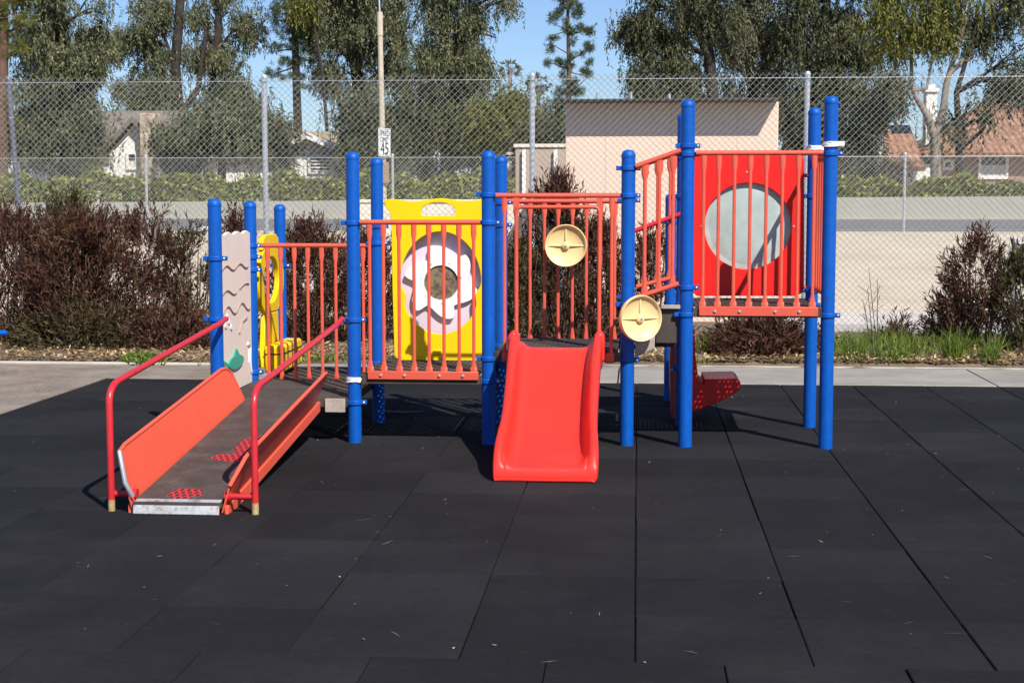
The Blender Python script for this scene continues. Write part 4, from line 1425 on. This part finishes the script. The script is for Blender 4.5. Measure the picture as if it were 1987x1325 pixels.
def speed_sign():
    c = at(748, 277, PY)
    ang = math.radians(69)
    sy = PY - .16
    t = thing('speed_limit_sign', 'white speed limit sign reading 45 on the pale pole', 'sign', (c[0], sy, .78))
    ca, sa = math.cos(ang), math.sin(ang)
    def W(u, v, d):          # u along the face, v up, d out of the face
        return (c[0] + u * ca + d * sa, sy + u * sa - d * ca, c[2] + v)
    hw, hh = .30, .345
    def slab(u0, u1, v0, v1, d0, d1):
        return [W(u0, v0, d0), W(u1, v0, d0), W(u1, v1, d0), W(u0, v1, d0), W(u0, v0, d1), W(u1, v0, d1), W(u1, v1, d1), W(u0, v1, d1)]
    FS = [(3, 2, 1, 0), (4, 5, 6, 7), (0, 1, 5, 4), (1, 2, 6, 5), (2, 3, 7, 6), (3, 0, 4, 7)]
    p = MB().add(slab(-hw, hw, -hh, hh, 0, .004), FS).build('panel', SIGNW, t, smooth=False)
    m = MB()
    for u0, u1, v0, v1 in ((-.275, .275, .31, .322), (-.275, .275, -.322, -.31), (-.275, -.263, -.309, .309), (.263, .275, -.309, .309)):
        m.add(slab(u0, u1, v0, v1, .0045, .006), FS)
    m.build('border', SIGNK, p, smooth=False)
    for s, size, v in (('SPEED', .175, .215), ('LIMIT', .175, .06), ('45', .42, -.165)):
        vs, fs = text_quads(s, size)
        MB().add([W(x, y + v, .006 + z) for x, y, z in vs], fs).build('lettering', SIGNK, p, smooth=False)
    # tan back board below, fixed to the pole
    d = at(745, 335, PY - .1)
    MB().box(d[0] - .13, d[0] + .13, PY - .14, PY - .10, d[2] - .26, d[2] + .26).build('lower_board', BRICKISH, t)
speed_sign()

# ------------------------------------------------------------------ trees
def limb_paths(px_paths, Y, mat, parent, name='limb', n=8):
    for path in px_paths:
        pts = [at(x, y, Y + dy) for x, y, r, dy in path]
        MB().tube(pts, [r for x, y, r, dy in path], n).build(name, mat, parent, ang=80)


def euc_crown(blobs, Y, n, strand=(.5, 1.15), leaf=(.14, .28), width=.052, droop=1.0, clump=60, cr=.44):
    """drooping strands of narrow leaves, gathered in clumps through the crown's volume"""
    vol = np.array([b[2] * b[3] for b in blobs], float); vol /= vol.sum()
    k = Y / F
    out = []
    nclump = max(1, int(n * 1.3 / clump))
    bi = RNG.choice(len(blobs), nclump, p=vol)
    cl = []
    for i in bi:
        x, y, rx, ry = blobs[i][:4]
        u = unit(RNG.normal(size=3)) * RNG.uniform(.25, 1) ** .5
        c = np.array(at(x, y, Y))
        dep = blobs[i][4] if len(blobs[i]) > 4 else (rx + ry) / 2 * k
        cl.append(c + u * np.array([rx * k, dep, ry * k]))
    cl = np.repeat(np.array(cl), clump, 0)
    st = cl + RNG.normal(size=cl.shape) * np.repeat(RNG.uniform(.55, 1.25, (nclump, 1)), clump, 0) * np.array([cr, cr, cr * .8])
    L = RNG.uniform(*strand, len(st))
    m = 14
    pos, dr, ll = [], [], []
    sway = RNG.normal(size=(len(st), 3)) * .22 + np.array([0, 0, -1.0]) * droop
    sway = unit(sway)
    for j in range(m):
        p = st + sway * (L * j / m)[:, None] + RNG.normal(size=st.shape) * .035
        d = unit(sway * .9 + RNG.normal(size=st.shape) * .45)
        pos.append(p); dr.append(d); ll.append(RNG.uniform(*leaf, len(st)))
    pos = np.concatenate(pos); dr = np.concatenate(dr); ll = np.concatenate(ll)
    return leaves(pos, dr, ll, ll * 0 + width * RNG.uniform(.7, 1.4, len(ll)))


def needle_crown(blobs, Y, n, L=(.16, .30)):
    """tufts of needles radiating from twig ends"""
    k = Y / F
    vol = np.array([b[2] * b[3] for b in blobs], float); vol /= vol.sum()
    bi = RNG.choice(len(blobs), n, p=vol)
    pos = []
    for i in bi:
        x, y, rx, ry = blobs[i][:4]
        u = unit(RNG.normal(size=3)) * RNG.uniform(0, 1) ** .45
        pos.append(np.array(at(x, y, Y)) + u * np.array([rx * k, rx * k, ry * k]))
    m = 22
    pos = np.repeat(np.array(pos), m, 0)
    d = unit(RNG.normal(size=pos.shape) + np.array([0, 0, .35]))
    ll = RNG.uniform(*L, len(pos))
    return leaves(pos, d, ll, ll * 0 + .022)


def tree(name, label, Y, trunks, blobs, n, leaf_mat, bark, cat='tree', group='trees beyond the road', kind='euc', limbs=True, **kw):
    bx, by = trunks[0][0][0], trunks[0][0][1]
    b = at(bx, by, Y)
    t = thing(name, label, cat, (b[0], Y, .3), group)
    # trunk down to the ground
    first = [(bx, 385 + 1.4 * F / Y, trunks[0][0][2] * 1.15, 0)] + [(x, y, r, 0) if len(q) == 3 else q for q in trunks[0] for x, y, r in [q[:3]]]
    limb_paths([first], Y, bark, t, 'trunk', 10)
    for tr in trunks[1:]:
        limb_paths([[(q[0], q[1], q[2], q[3] if len(q) > 3 else 0) for q in tr]], Y, bark, t, 'limb')
    if limbs:
        # boughs from the trunk to the heart of each clump
        main = trunks[0]
        for bl in blobs:
            m = MB()
            x, y, rx, ry = bl[:4]
            j = min(range(len(main)), key=lambda i: abs(main[i][1] - (y + 30)) + .4 * abs(main[i][0] - x))
            p0 = np.array(at(main[j][0], main[j][1], Y)); p2 = np.array(at(x, y - ry * .3, Y + RNG.uniform(-.8, .8)))
            mid = (p0 + p2) / 2 + np.array([0, RNG.uniform(-.3, .3), .25])
            m.tube([p0, mid, p2], [.10, .065, .03], 6)
            for _ in range(2):
                e = p2 + np.array([RNG.uniform(-1, 1) * rx, RNG.uniform(-1, 1) * rx * .6, RNG.uniform(-.4, .9) * ry]) * Y / F
                m.tube([mid, (mid + e) / 2 + np.array([0, 0, .15]), e], [.05, .035, .012], 5)
            m.build('bough', bark, t, ang=80)
    q = euc_crown(blobs, Y, n, **kw) if kind == 'euc' else needle_crown(blobs, Y, n, **kw)
    quad_mesh('crown', q, leaf_mat, t)
    return t


tree('pine_tree', 'red-barked pine at the far left edge of the photo', 64, [[(2, 340, .30), (4, 200, .26), (6, 60, .2), (8, -120, .14)], [(5, 120, .05), (40, 90, .02)], [(5, 150, .04), (38, 170, .02)], [(5, 275, .05), (30, 262, .02)]],
     [(10, 40, 38, 30), (30, 90, 28, 25), (-20, 60, 40, 60), (15, 0, 40, 25), (0, -70, 60, 50), (22, 190, 16, 30), (30, 240, 12, 25), (50, 40, 24, 18)], 420, OLIVE, BARKR, kind='pine')
tree('eucalyptus_tree', 'drooping eucalyptus hiding the left end of the white gabled house', 66, [[(112, 330, .34), (128, 200, .30), (116, 60, .24), (112, -80, .16)], [(124, 220, .16), (190, 150, .12), (196, 40, .08)], [(120, 120, .12), (60, 60, .05)]],
     [(105, 55, 70, 60), (68, 165, 38, 55), (150, 120, 62, 70), (115, 225, 75, 55), (62, 250, 40, 50), (156, 245, 36, 56), (105, 285, 70, 34), (100, -40, 90, 50), (60, 110, 40, 40), (185, 40, 26, 60), (174, 292, 10, 30), (40, 285, 22, 26), (90, 312, 60, 14), (160, 312, 34, 16), (30, 230, 14, 40)], 3000, EUC, BARKD)
tree('eucalyptus_tree', 'grey-green eucalyptus with a forked dark trunk right of the stone chimney', 79, [[(337, 330, .36), (346, 235, .34), (340, 130, .26), (350, 0, .22), (352, -100, .15)], [(346, 240, .18), (318, 180, .14), (300, 60, .1)], [(345, 235, .2), (385, 170, .15), (400, 60, .1)]],
     [(255, 40, 48, 50), (285, 115, 45, 70), (300, 195, 38, 50), (248, 165, 24, 22), (262, -30, 70, 40), (300, 40, 40, 60), (310, 262, 30, 40), (235, 90, 24, 30), (275, 245, 14, 26)], 1500, EUC, BARKD)
tree('eucalyptus_tree', 'broad olive eucalyptus left of the dark-trunked pine', 80, [[(395, 330, .3), (410, 230, .26), (420, 100, .22), (430, -40, .16)], [(412, 210, .12), (470, 120, .08)]],
     [(425, 35, 70, 60), (410, 125, 55, 62), (445, 185, 60, 40), (398, 240, 46, 46), (450, 275, 55, 40), (440, -50, 80, 50), (385, 60, 24, 60), (478, 60, 28, 40), (385, 300, 46, 26), (490, 230, 26, 36)], 2300, EUC, BARKD)
tree('pine_tree', 'dark pine with a straight trunk and flat tufts above the low white house', 79, [[(578, 250, .22), (574, 120, .19), (570, 0, .14), (568, -60, .1)], [(574, 130, .05), (530, 145, .02)], [(574, 110, .05), (620, 125, .02)], [(574, 95, .05), (535, 100, .02)], [(573, 70, .06), (625, 90, .02)], [(573, 40, .05), (530, 40, .02)]],
     [(575, 60, 40, 26), (590, 115, 34, 14), (555, 120, 30, 10), (575, 150, 26, 10), (590, 170, 24, 8), (545, 35, 34, 22), (525, 95, 24, 12), (565, 90, 36, 14), (530, 143, 18, 10), (548, 152, 10, 6), (612, 95, 30, 16), (600, 60, 40, 20), (570, 5, 60, 30), (565, -50, 50, 30), (520, 60, 16, 10), (615, 140, 12, 8)], 900, PINE, BARKD, kind='pine', limbs=False)
tree('eucalyptus_tree', 'large shaggy eucalyptus directly behind the light pole', 80, [[(700, 335, .4), (702, 220, .36), (690, 120, .3), (676, 10, .24), (670, -100, .16)], [(700, 200, .18), (760, 100, .14), (770, 0, .1)], [(690, 130, .16), (640, 60, .1)]],
     [(640, 30, 60, 60), (690, 50, 55, 60), (645, 125, 40, 55), (745, 60, 46, 80), (700, 140, 70, 40), (785, 95, 26, 50), (765, 145, 44, 24), (700, -50, 110, 60), (610, 60, 26, 40), (800, 140, 20, 18), (720, 110, 40, 40)], 2800, EUC, BARKD)
tree('acacia_tree', 'small yellow-flowering crown hanging between the pine and the shaggy eucalyptus', 78, [[(640, 335, .10), (628, 160, .08), (605, 20, .05), (600, -40, .03)]],
     [(603, 14, 26, 22), (588, -10, 22, 16), (625, -20, 30, 20)], 150, OLIVE, BARKD)
tree('eucalyptus_tree', 'tall drooping eucalyptus left of the blue sky gap', 72, [[(868, 330, .34), (866, 200, .28), (862, 60, .22), (860, -80, .16)], [(866, 120, .12), (920, 40, .08), (960, 0, .04)], [(866, 150, .1), (905, 90, .05)]],
     [(870, 30, 55, 55), (865, 100, 50, 50), (915, 55, 32, 50), (955, 12, 30, 22), (985, 8, 12, 26), (835, 40, 18, 30), (925, 115, 26, 26), (880, 140, 60, 18), (890, -60, 100, 50), (962, 80, 5, 20), (830, 90, 14, 26)], 2200, EUC, BARKD)
# the dense dark growth behind the fence
tree('leafy_tree', 'dark low tree draped over the right side of the stone chimney', 65.5, [[(326, 345, .12), (324, 300, .10), (320, 262, .06)]],
     [(320, 268, 14, 34), (326, 312, 16, 22), (342, 300, 16, 34)], 300, EUC, BARKD, droop=1.0)
tree('eucalyptus_tree', 'young drooping eucalyptus in front of the low house left of the middle fence post', 64.5, [[(385, 345, .12), (384, 260, .10), (378, 200, .06)]],
     [(378, 195, 22, 40), (395, 250, 22, 30), (370, 262, 14, 30)], 360, EUC, BARKD)
tree('leafy_tree', 'dark low tree in front of the low white house, left of its barred window', 63.5, [[(560, 345, .10), (558, 305, .08), (556, 285, .05)]],
     [(555, 300, 20, 14), (528, 285, 18, 22), (545, 245, 16, 24)], 260, EUCD, BARKD, droop=.5)
tree('evergreen_tree', 'dense dark evergreen below the shaggy eucalyptus behind the light pole', 66, [[(690, 335, .22), (690, 260, .2), (688, 190, .12)]],
     [(700, 215, 46, 50), (700, 280, 40, 44), (740, 290, 30, 34), (735, 240, 26, 50)], 1100, EUCD, BARKD)
tree('evergreen_tree', 'dense dark evergreen filling the fence between the pole and the sky gap', 72, [[(830, 335, .22), (828, 260, .2), (830, 180, .12)]],
     [(790, 215, 50, 55), (850, 205, 60, 50), (910, 200, 46, 46), (830, 270, 80, 50), (910, 265, 50, 46), (760, 260, 30, 50), (935, 235, 26, 40)], 2000, EUCD, BARKD)
tree('evergreen_tree', 'dark shrubby evergreen below the broad olive eucalyptus', 63, [[(430, 345, .18), (432, 300, .15), (436, 250, .08)]],
     [(440, 235, 46, 40), (475, 262, 30, 24), (425, 270, 30, 18), (500, 232, 22, 26), (400, 220, 22, 36)], 540, EUC, BARKD)
tree('leafy_tree', 'light green bushy tree under the two palms', 68, [[(1000, 335, .16), (1002, 270, .14), (1000, 210, .08)]],
     [(985, 205, 40, 30), (1040, 225, 40, 36), (960, 240, 34, 36), (1010, 250, 46, 28), (1075, 235, 22, 24)], 1000, OLIVE, BARKD, droop=.4)
tree('leafy_tree', 'dark rounded tree just left of the peach building roof', 66, [[(1076, 335, .14), (1078, 270, .12), (1082, 220, .07)]],
     [(1075, 240, 26, 34), (1060, 265, 30, 24), (1095, 215, 16, 14)], 460, EUCD, BARKD, droop=.4)
tree('pine_tree', 'slender open pine standing alone against the blue sky', 68, [[(1104, 240, .12), (1104, 140, .10), (1102, 40, .07), (1100, -60, .04)], [(1103, 60, .03), (1070, 45, .012)], [(1103, 70, .03), (1140, 58, .012)], [(1103, 105, .03), (1066, 84, .012)], [(1104, 120, .03), (1142, 96, .012)], [(1104, 135, .03), (1062, 120, .012)], [(1104, 140, .03), (1135, 148, .012)], [(1104, 60, .03), (1074, 68, .01)], [(1104, 185, .03), (1140, 150, .01)]],
     [(1105, 10, 22, 12), (1122, 24, 12, 14), (1090, -10, 20, 14), (1074, 38, 14, 9), (1085, 26, 10, 8), (1128, 56, 10, 9), (1143, 62, 10, 8), (1072, 76, 12, 6), (1066, 96, 10, 12), (1062, 122, 6, 8), (1098, 44, 6, 8), (1112, 82, 8, 6), (1143, 92, 10, 9), (1128, 104, 8, 7), (1110, 110, 8, 8), (1084, 122, 8, 6), (1138, 142, 14, 9), (1142, 122, 8, 6), (1092, 148, 10, 8), (1090, 180, 20, 9), (1118, 178, 16, 9), (1080, 198, 18, 9), (1104, 60, 12, 10), (1100, 128, 14, 8), (1108, 160, 16, 8), (1100, 205, 26, 10), (1128, 215, 18, 10), (1084, 226, 20, 10)], 560, PINE, BARKR, kind='pine', limbs=False)
tree('eucalyptus_tree', 'dark eucalyptus with a leaning trunk right of the blue sky gap', 70, [[(1392, 330, .30), (1385, 200, .28), (1376, 110, .26), (1350, 40, .22), (1326, -10, .18), (1310, -90, .12)], [(1377, 105, .16), (1380, 40, .13), (1392, -20, .1)], [(1300, 190, .10), (1295, 100, .12), (1270, 40, .08)]],
     [(1245, 35, 34, 45), (1295, 25, 65, 40), (1238, 92, 20, 26), (1285, 100, 52, 46), (1255, 150, 40, 20), (1300, 160, 46, 26), (1345, 130, 14, 18), (1410, 20, 40, 34), (1330, 60, 26, 36), (1320, -50, 110, 40), (1230, 60, 16, 16), (1280, 182, 50, 12)], 2300, EUCD, BARKD)
tree('eucalyptus_tree', 'silvery eucalyptus right of the leaning dark trunk', 73, [[(1470, 330, .3), (1462, 200, .25), (1450, 80, .2), (1440, -60, .14)], [(1462, 180, .1), (1500, 90, .08)]],
     [(1440, 60, 36, 56), (1475, 95, 46, 55), (1428, 130, 26, 36), (1490, 150, 55, 36), (1520, 60, 34, 50), (1455, 0, 50, 30), (1470, 172, 50, 14), (1470, -60, 80, 40)], 1900, EUCS, BARKD)
tree('eucalyptus_tree', 'very dark dense eucalyptus behind the two tall right posts', 71, [[(1610, 330, .36), (1612, 220, .32), (1606, 100, .26), (1600, -40, .18)], [(1610, 200, .15), (1650, 100, .1)]],
     [(1560, 45, 40, 60), (1615, 60, 50, 70), (1640, 140, 45, 55), (1590, 160, 46, 50), (1670, 50, 36, 50), (1640, 215, 50, 50), (1590, 250, 50, 50), (1645, 285, 46, 40), (1560, 110, 30, 40), (1545, 200, 26, 50), (1610, -50, 100, 50), (1680, 110, 20, 40), (1560, 290, 34, 30)], 3300, EUCD, BARKD)
tree('eucalyptus_tree', 'small silvery eucalyptus left of the white chimney', 69, [[(1690, 335, .12), (1700, 250, .1), (1712, 180, .06)]],
     [(1715, 170, 26, 26), (1735, 195, 26, 22), (1700, 205, 24, 26), (1745, 160, 12, 14), (1725, 225, 14, 16)], 420, EUCS, BARKD)
tree('pale_trunk_tree', 'pale-trunked tree with forked limbs in front of the white chimney', 64, [[(1816, 345, .22), (1814, 265, .20), (1800, 225, .15), (1777, 188, .11), (1769, 165, .09), (1768, 90, .06), (1772, 40, .04)], [(1814, 265, .17), (1830, 215, .14), (1836, 165, .13), (1846, 130, .10), (1866, 70, .07), (1882, 10, .05), (1886, -50, .03)], [(1776, 176, .08), (1798, 172, .07), (1806, 130, .05), (1815, 80, .03)], [(1840, 145, .10), (1866, 122, .10), (1886, 112, .08), (1890, 80, .06), (1908, 50, .05), (1932, 20, .03)], [(1858, 115, .05), (1862, 60, .04), (1880, -10, .02)]],
     [(1735, 40, 34, 40), (1785, 50, 36, 36), (1828, 40, 26, 36), (1715, 15, 30, 26), (1850, 14, 26, 20), (1785, 100, 24, 20), (1800, -30, 90, 40), (1828, 120, 12, 16), (1760, 75, 26, 18), (1905, 8, 22, 12)], 1150, OLIVE, BARKP, limbs=False)
tree('eucalyptus_tree', 'dark eucalyptus drooping over the terracotta roof at the right edge', 64, [[(1862, 335, .16), (1860, 250, .14), (1856, 180, .11), (1880, 100, .07), (1930, 40, .05)], [(1862, 290, .10), (1905, 255, .07), (1918, 215, .05)]],
     [(1932, 55, 28, 24), (1900, 45, 16, 24), (1905, 172, 34, 14), (1955, 165, 30, 18), (1890, 205, 12, 14), (1840, 245, 12, 22), (1925, 245, 14, 10), (1975, 60, 18, 50), (1985, 130, 18, 36), (1930, 80, 20, 10), (1985, -20, 40, 40)], 640, EUCD, BARKD)
tree('leafy_tree', 'dark bush beside the terracotta house behind the right fence post', 66, [[(1665, 340, .12), (1665, 300, .10), (1668, 260, .06)]],
     [(1640, 310, 34, 26), (1672, 275, 22, 30), (1680, 330, 14, 14), (1716, 338, 16, 8)], 420, EUCD, BARKD, droop=.4)


def palm(label, px, py, r, Y):
    k = Y / F
    c = np.array(at(px, py, Y))
    t = thing('palm_tree', label, 'palm', (c[0], Y, .3), 'palms in the gap')
    MB().tube([(c[0] + .1, Y, .2), (c[0], Y, c[2] * .5), (c[0], Y, c[2])], [.16, .12, .11], 10).build('trunk', BARKP, t)
    Q = []
    for i in range(34):
        a = RNG.uniform(0, 2 * PI); e = RNG.uniform(-.7, 1.25)
        d = np.array([math.cos(a) * math.cos(e), math.sin(a) * math.cos(e), math.sin(e)])
        tip = c + d * r * k * RNG.uniform(.55, .75)
        n = 12
        dd = unit(d + RNG.normal(size=(n, 3)) * .5 + np.array([0, 0, -.25]))
        Q.append(leaves(np.repeat(tip[None], n, 0), dd, RNG.uniform(.2, .34, n), np.full(n, .05)))
        Q.append(leaves(c[None], d[None], np.array([np.linalg.norm(tip - c)]), np.array([.025])))
    quad_mesh('crown', np.concatenate(Q), EUC, t)
palm('taller fan palm far off in the blue sky gap', 990, 138, 24, 90)
palm('shorter fan palm half hidden beside the middle fence post', 1045, 166, 26, 80)

# ------------------------------------------------------------------ planting in front of the fence
def bush(label, px, base_py, top_py, hw_px, Y, n, mat=PURPLE, sparse=0.08, name='hopbush', up=1.0, lean=0.0):
    k = Y / F
    c = np.array(at(px, base_py, Y)); topz = at(px, top_py, Y)[2]
    base = np.array([c[0], Y, .02])
    H_ = topz - .02
    hw = hw_px * k
    t = thing(name, label, 'bush', tuple(base), 'purple bushes along the fence')
    # stems
    ns = 9
    s = MB()
    ends = []
    for i in range(ns):
        a = 2 * PI * i / ns + RNG.uniform(-.3, .3)
        sp = RNG.uniform(.25, .85)
        e = base + np.array([math.cos(a) * hw * sp + lean * hw, math.sin(a) * hw * sp * .7, H_ * RNG.uniform(.62, .95)])
        mid = base + (e - base) * .5 + np.array([math.cos(a) * hw * .15, math.sin(a) * hw * .12, 0])
        s.tube([base + np.array([math.cos(a), math.sin(a), 0]) * .04, mid, e], [.014, .010, .004], 5)
        ends.append((mid, e))
    s.build('stems', TWIG, t)
    # twigs: start points inside an uneven dome
    U = RNG.uniform(0, 1, n)
    th = RNG.uniform(0, 2 * PI, n)
    zz = RNG.uniform(.03, 1, n) ** .85
    prof = np.sin(np.clip(zz * .93 + .07, 0, 1) * PI) ** .42 * (1.05 - .15 * zz)
    lob = 1 + .22 * np.sin(th * 3 + px) + .16 * np.sin(th * 5 + zz * 6 + px * .3)
    rr = np.sqrt(U) * .5 + .5 * U ** .25
    X = base[0] + np.cos(th) * hw * prof * lob * rr + lean * hw * zz
    Yy = base[1] + np.sin(th) * hw * .72 * prof * lob * rr
    Z = base[2] + H_ * zz * (1 - .12 * RNG.uniform(0, 1, n)) - .1
    Z = np.maximum(Z, .04)
    # a few tall sprigs break the outline
    P0 = np.stack([X, Yy, Z], 1)
    if sparse > 0:
        g = np.sin(P0[:, 0] * 9.1 + P0[:, 2] * 3) * np.sin(P0[:, 2] * 11.3 + 1 + P0[:, 1] * 4) + .5 * np.sin(P0[:, 0] * 4.1 + 2) + RNG.normal(size=len(P0)) * .25
        P0 = P0[g > np.quantile(g, sparse)]
    out = unit(np.stack([P0[:, 0] - base[0], P0[:, 1] - base[1], np.full(len(P0), H_ * .5 * up)], 1) + RNG.normal(size=P0.shape) * .18)
    m = 13
    tl = RNG.uniform(.14, .30, len(P0))
    pos, dr = [], []
    for j in range(m):
        p = P0 + out * (tl * j / m)[:, None]
        d = unit(out * 1.0 + RNG.normal(size=P0.shape) * .55 + np.array([0, 0, .12]))
        pos.append(p); dr.append(d)
    pos = np.concatenate(pos); dr = np.concatenate(dr)
    L = RNG.uniform(.05, .10, len(pos))
    quad_mesh('foliage', leaves(pos, dr, L, RNG.uniform(.010, .018, len(pos))), mat, t)
    return t


bush('purple hopbush at the far left edge, closest to the leaning fence post', 10, 690, 398, 120, 16.3, 1050)
bush('greenish sprig-topped hopbush between the far left post and its purple neighbour', 135, 690, 372, 84, 16.7, 640, PURPLE2)
bush('dense purple hopbush second in from the left edge', 170, 692, 408, 125, 16.0, 1200)
bush('low bronze hopbush by the kerb at the left', 160, 696, 590, 125, 15.7, 620, PURPLE2)
bush('purple hopbush left of the short fence post with pale dirt showing through', 280, 690, 398, 108, 16.5, 1150, PURPLE, .52)
bush('thin hopbush right beside the left blue posts', 375, 690, 440, 74, 16.4, 620, PURPLE2, .76)
bush('low purple hopbush above the green weeds', 330, 695, 600, 80, 15.6, 360)
bush('hopbush sprig showing between the two leftmost blue posts', 462, 690, 412, 44, 16.6, 300, PURPLE)
bush('dark hopbush behind the low red guard rail', 605, 690, 432, 78, 16.3, 850, PURPLE)
bush('hopbush behind the blue post left of the yellow panel', 715, 690, 450, 62, 16.6, 480, PURPLE)
bush('hopbush hidden behind the yellow panel', 860, 690, 470, 90, 16.5, 500, PURPLE2)
bush('tallest hopbush spire rising behind the slide guard rail', 1085, 690, 338, 66, 16.5, 850, PURPLE)
bush('dark hopbush behind the left bars of the slide', 1010, 690, 455, 58, 16.4, 480, PURPLE2, .1)
bush('dark hopbush behind the right bars of the slide', 1160, 690, 425, 56, 16.6, 560, PURPLE)
bush('hopbush in front of the peach wall under the sloping stair rail', 1265, 680, 452, 58, 16.7, 420, PURPLE, .2)
bush('low rounded purple hopbush framed below the tall deck', 1478, 706, 612, 92, 15.5, 760, PURPLE, up=.7)
bush('tall pointed hopbush in front of the pale dirt bank at the right', 1905, 695, 448, 78, 16.2, 560, PURPLE, .30)
bush('hopbush cut by the right edge beside the pipe post', 1980, 695, 480, 58, 16.0, 440, PURPLE2, .25)
bush('low spreading hopbush left of the pointed one at the right', 1850, 690, 570, 50, 16.3, 240, PURPLE, .1)
bush('small twiggy hopbush above the long grass', 1742, 668, 618, 40, 16.4, 110, PURPLE)


def blades(name, label, spots, per, hgt, spread, Y, mat=GRASS, w=.009, kind=None, cat='grass', fall=.35):
    Q = []
    for px, py in spots:
        c = np.array(gr(px, py, .03))
        n = per
        b = c + np.stack([RNG.normal(size=n) * spread, RNG.normal(size=n) * spread * .7, np.zeros(n)], 1)
        d0 = unit(np.stack([RNG.normal(size=n) * fall, RNG.normal(size=n) * fall, np.ones(n)], 1))
        H_ = hgt * RNG.uniform(.45, 1.1, n)
        d1 = unit(d0 + np.stack([RNG.normal(size=n) * fall, RNG.normal(size=n) * fall, -.15 * np.ones(n)], 1))
        side = unit(np.cross(d0, RNG.normal(size=(n, 3)))) * (w / 2)
        m = b + d0 * (H_ * .55)[:, None]; e = m + d1 * (H_ * .5)[:, None]
        Q.append(np.stack([b - side, b + side, m + side * .8, m - side * .8], 1))
        Q.append(np.stack([m - side * .8, m + side * .8, e + side * .1, e - side * .1], 1))
    V = np.concatenate(Q)
    o = quad_mesh(name, V, mat, None)
    return tag(o, label, cat, kind=kind)


spots = [(1622 + i * 9 + random.uniform(-8, 8), 706 - random.uniform(0, 26)) for i in range(20)]
blades('grass', 'long green grass along the kerb right of the tall blue posts', spots, 52, .30, .08, 15.5, kind='stuff')
blades('grass_tuft', 'bright green grass tuft at the foot of the pointed hopbush', [(1853, 703), (1862, 700), (1845, 702)], 80, .36, .05, 15.4, cat='grass tuft')
blades('grass_tuft', 'darker grass tuft nearest the right edge', [(1925, 704), (1918, 706)], 75, .32, .05, 15.4, cat='grass tuft')
blades('weed_clump', 'leafy green weeds beside the left handrail below the bushes', [(262, 700), (280, 698), (297, 700), (285, 703)], 90, .13, .07, 15, w=.018, cat='weeds', fall=.8)
blades('weed_clump', 'short green weeds behind the low red guard rail', [(585, 699), (612, 697), (640, 699)], 50, .10, .08, 15, w=.014, cat='weeds', fall=.8, kind='stuff')
blades('weed_clump', 'green clump left of the rounded bush below the tall deck', [(1362, 690), (1375, 694), (1390, 692)], 70, .26, .06, 15, w=.012, cat='weeds', fall=.5)
blades('grass_strip', 'thin short grass scattered along the planter edge', [(random.uniform(380, 1980), random.uniform(694, 709)) for _ in range(34)], 9, .08, .06, 15, kind='stuff')
# dry stalk
q = gr(1690, 700, .03)
s = MB()
for i in range(4):
    a = RNG.uniform(-.25, .25)
    s.tube([(q[0] + i * .03, q[1], .02), (q[0] + i * .03 + a * .3, q[1], .45), (q[0] + i * .03 + a * .5, q[1] + .05, .62 + .1 * i)], [.005, .004, .002], 4)
    for j in range(4):
        z = .4 + .09 * j
        s.tube([(q[0] + i * .03 + a * .35, q[1], z), (q[0] + i * .03 + a * .35 + RNG.uniform(-.12, .12), q[1] + .03, z + .08)], .0025, 4)
tag(s.build('weed_stalk', TWIG), 'tall dry weed stalks standing above the long grass', 'weed')


# litter
def flakes(name, label, X, Yv, Z, L, W, mat, flat=.25, kind='stuff'):
    n = len(X)
    pos = np.stack([X, Yv, Z], 1)
    a = RNG.uniform(0, 2 * PI, n)
    d = unit(np.stack([np.cos(a), np.sin(a), RNG.normal(size=n) * flat], 1))
    side = np.stack([-np.sin(a), np.cos(a), RNG.normal(size=n) * flat], 1)
    q = np.empty((n, 4, 3))
    q[:, 0] = pos; q[:, 1] = pos + d * (L * .5)[:, None] + side * (W / 2)[:, None]
    q[:, 2] = pos + d * L[:, None]; q[:, 3] = pos + d * (L * .5)[:, None] - side * (W / 2)[:, None]
    q[:, :, 2] = np.maximum(q[:, :, 2], Z[:, None])
    o = quad_mesh(name, q, mat, None)
    return tag(o, label, 'litter', kind=kind)


n = 16000
Xl = RNG.uniform(-8.5, 6.5, n)
Yv = np.where(Xl < -4, 14.76, 14.97) + RNG.uniform(0, 1, n) ** 2.0 * 2.4
flakes('leaf_litter', 'dry tan leaf litter covering the planter soil', Xl, Yv, .035 + np.clip((Yv - 14.75) / .5, 0, 1) * .035 + RNG.uniform(0, .03, n), RNG.uniform(.03, .08, n), RNG.uniform(.015, .035, n), MULCH, .5)
n = 260
flakes('leaf_crumbs', 'tiny pale leaf bits scattered over the black rubber', RNG.uniform(-4.6, 4.6, n), 4.6 + RNG.uniform(0, 1, n) ** 1.2 * 8.8, np.full(n, .0025), RNG.uniform(.006, .024, n) * RNG.choice([1, 1, 1.6], n), RNG.uniform(.004, .010, n), BITS, .25)
n = 110
flakes('pine_needles', 'thin dry needles and twigs on the black rubber', RNG.uniform(-4.6, 4.6, n), 5 + RNG.uniform(0, 1, n) * 8.4, np.full(n, .003), RNG.uniform(.05, .13, n), RNG.uniform(.0018, .003, n), BITS, .03)
n = 1500
cx_ = RNG.choice([0, 1, 2], n)
X = np.where(cx_ == 0, RNG.normal(-5.0, .25, n), np.where(cx_ == 1, RNG.normal(-5.9, .35, n), RNG.uniform(-7.5, -4.75, n)))
Yn = np.where(cx_ == 0, RNG.normal(12.6, .7, n), np.where(cx_ == 1, RNG.normal(13.9, .25, n), RNG.uniform(10.5, 14.5, n)))
flakes('pine_needles', 'reddish pine needle drifts on the stained concrete at the left', np.minimum(X, -4.70), Yn, np.full(n, .006), RNG.uniform(.04, .09, n), RNG.uniform(.002, .004, n), NEEDLE, .04)
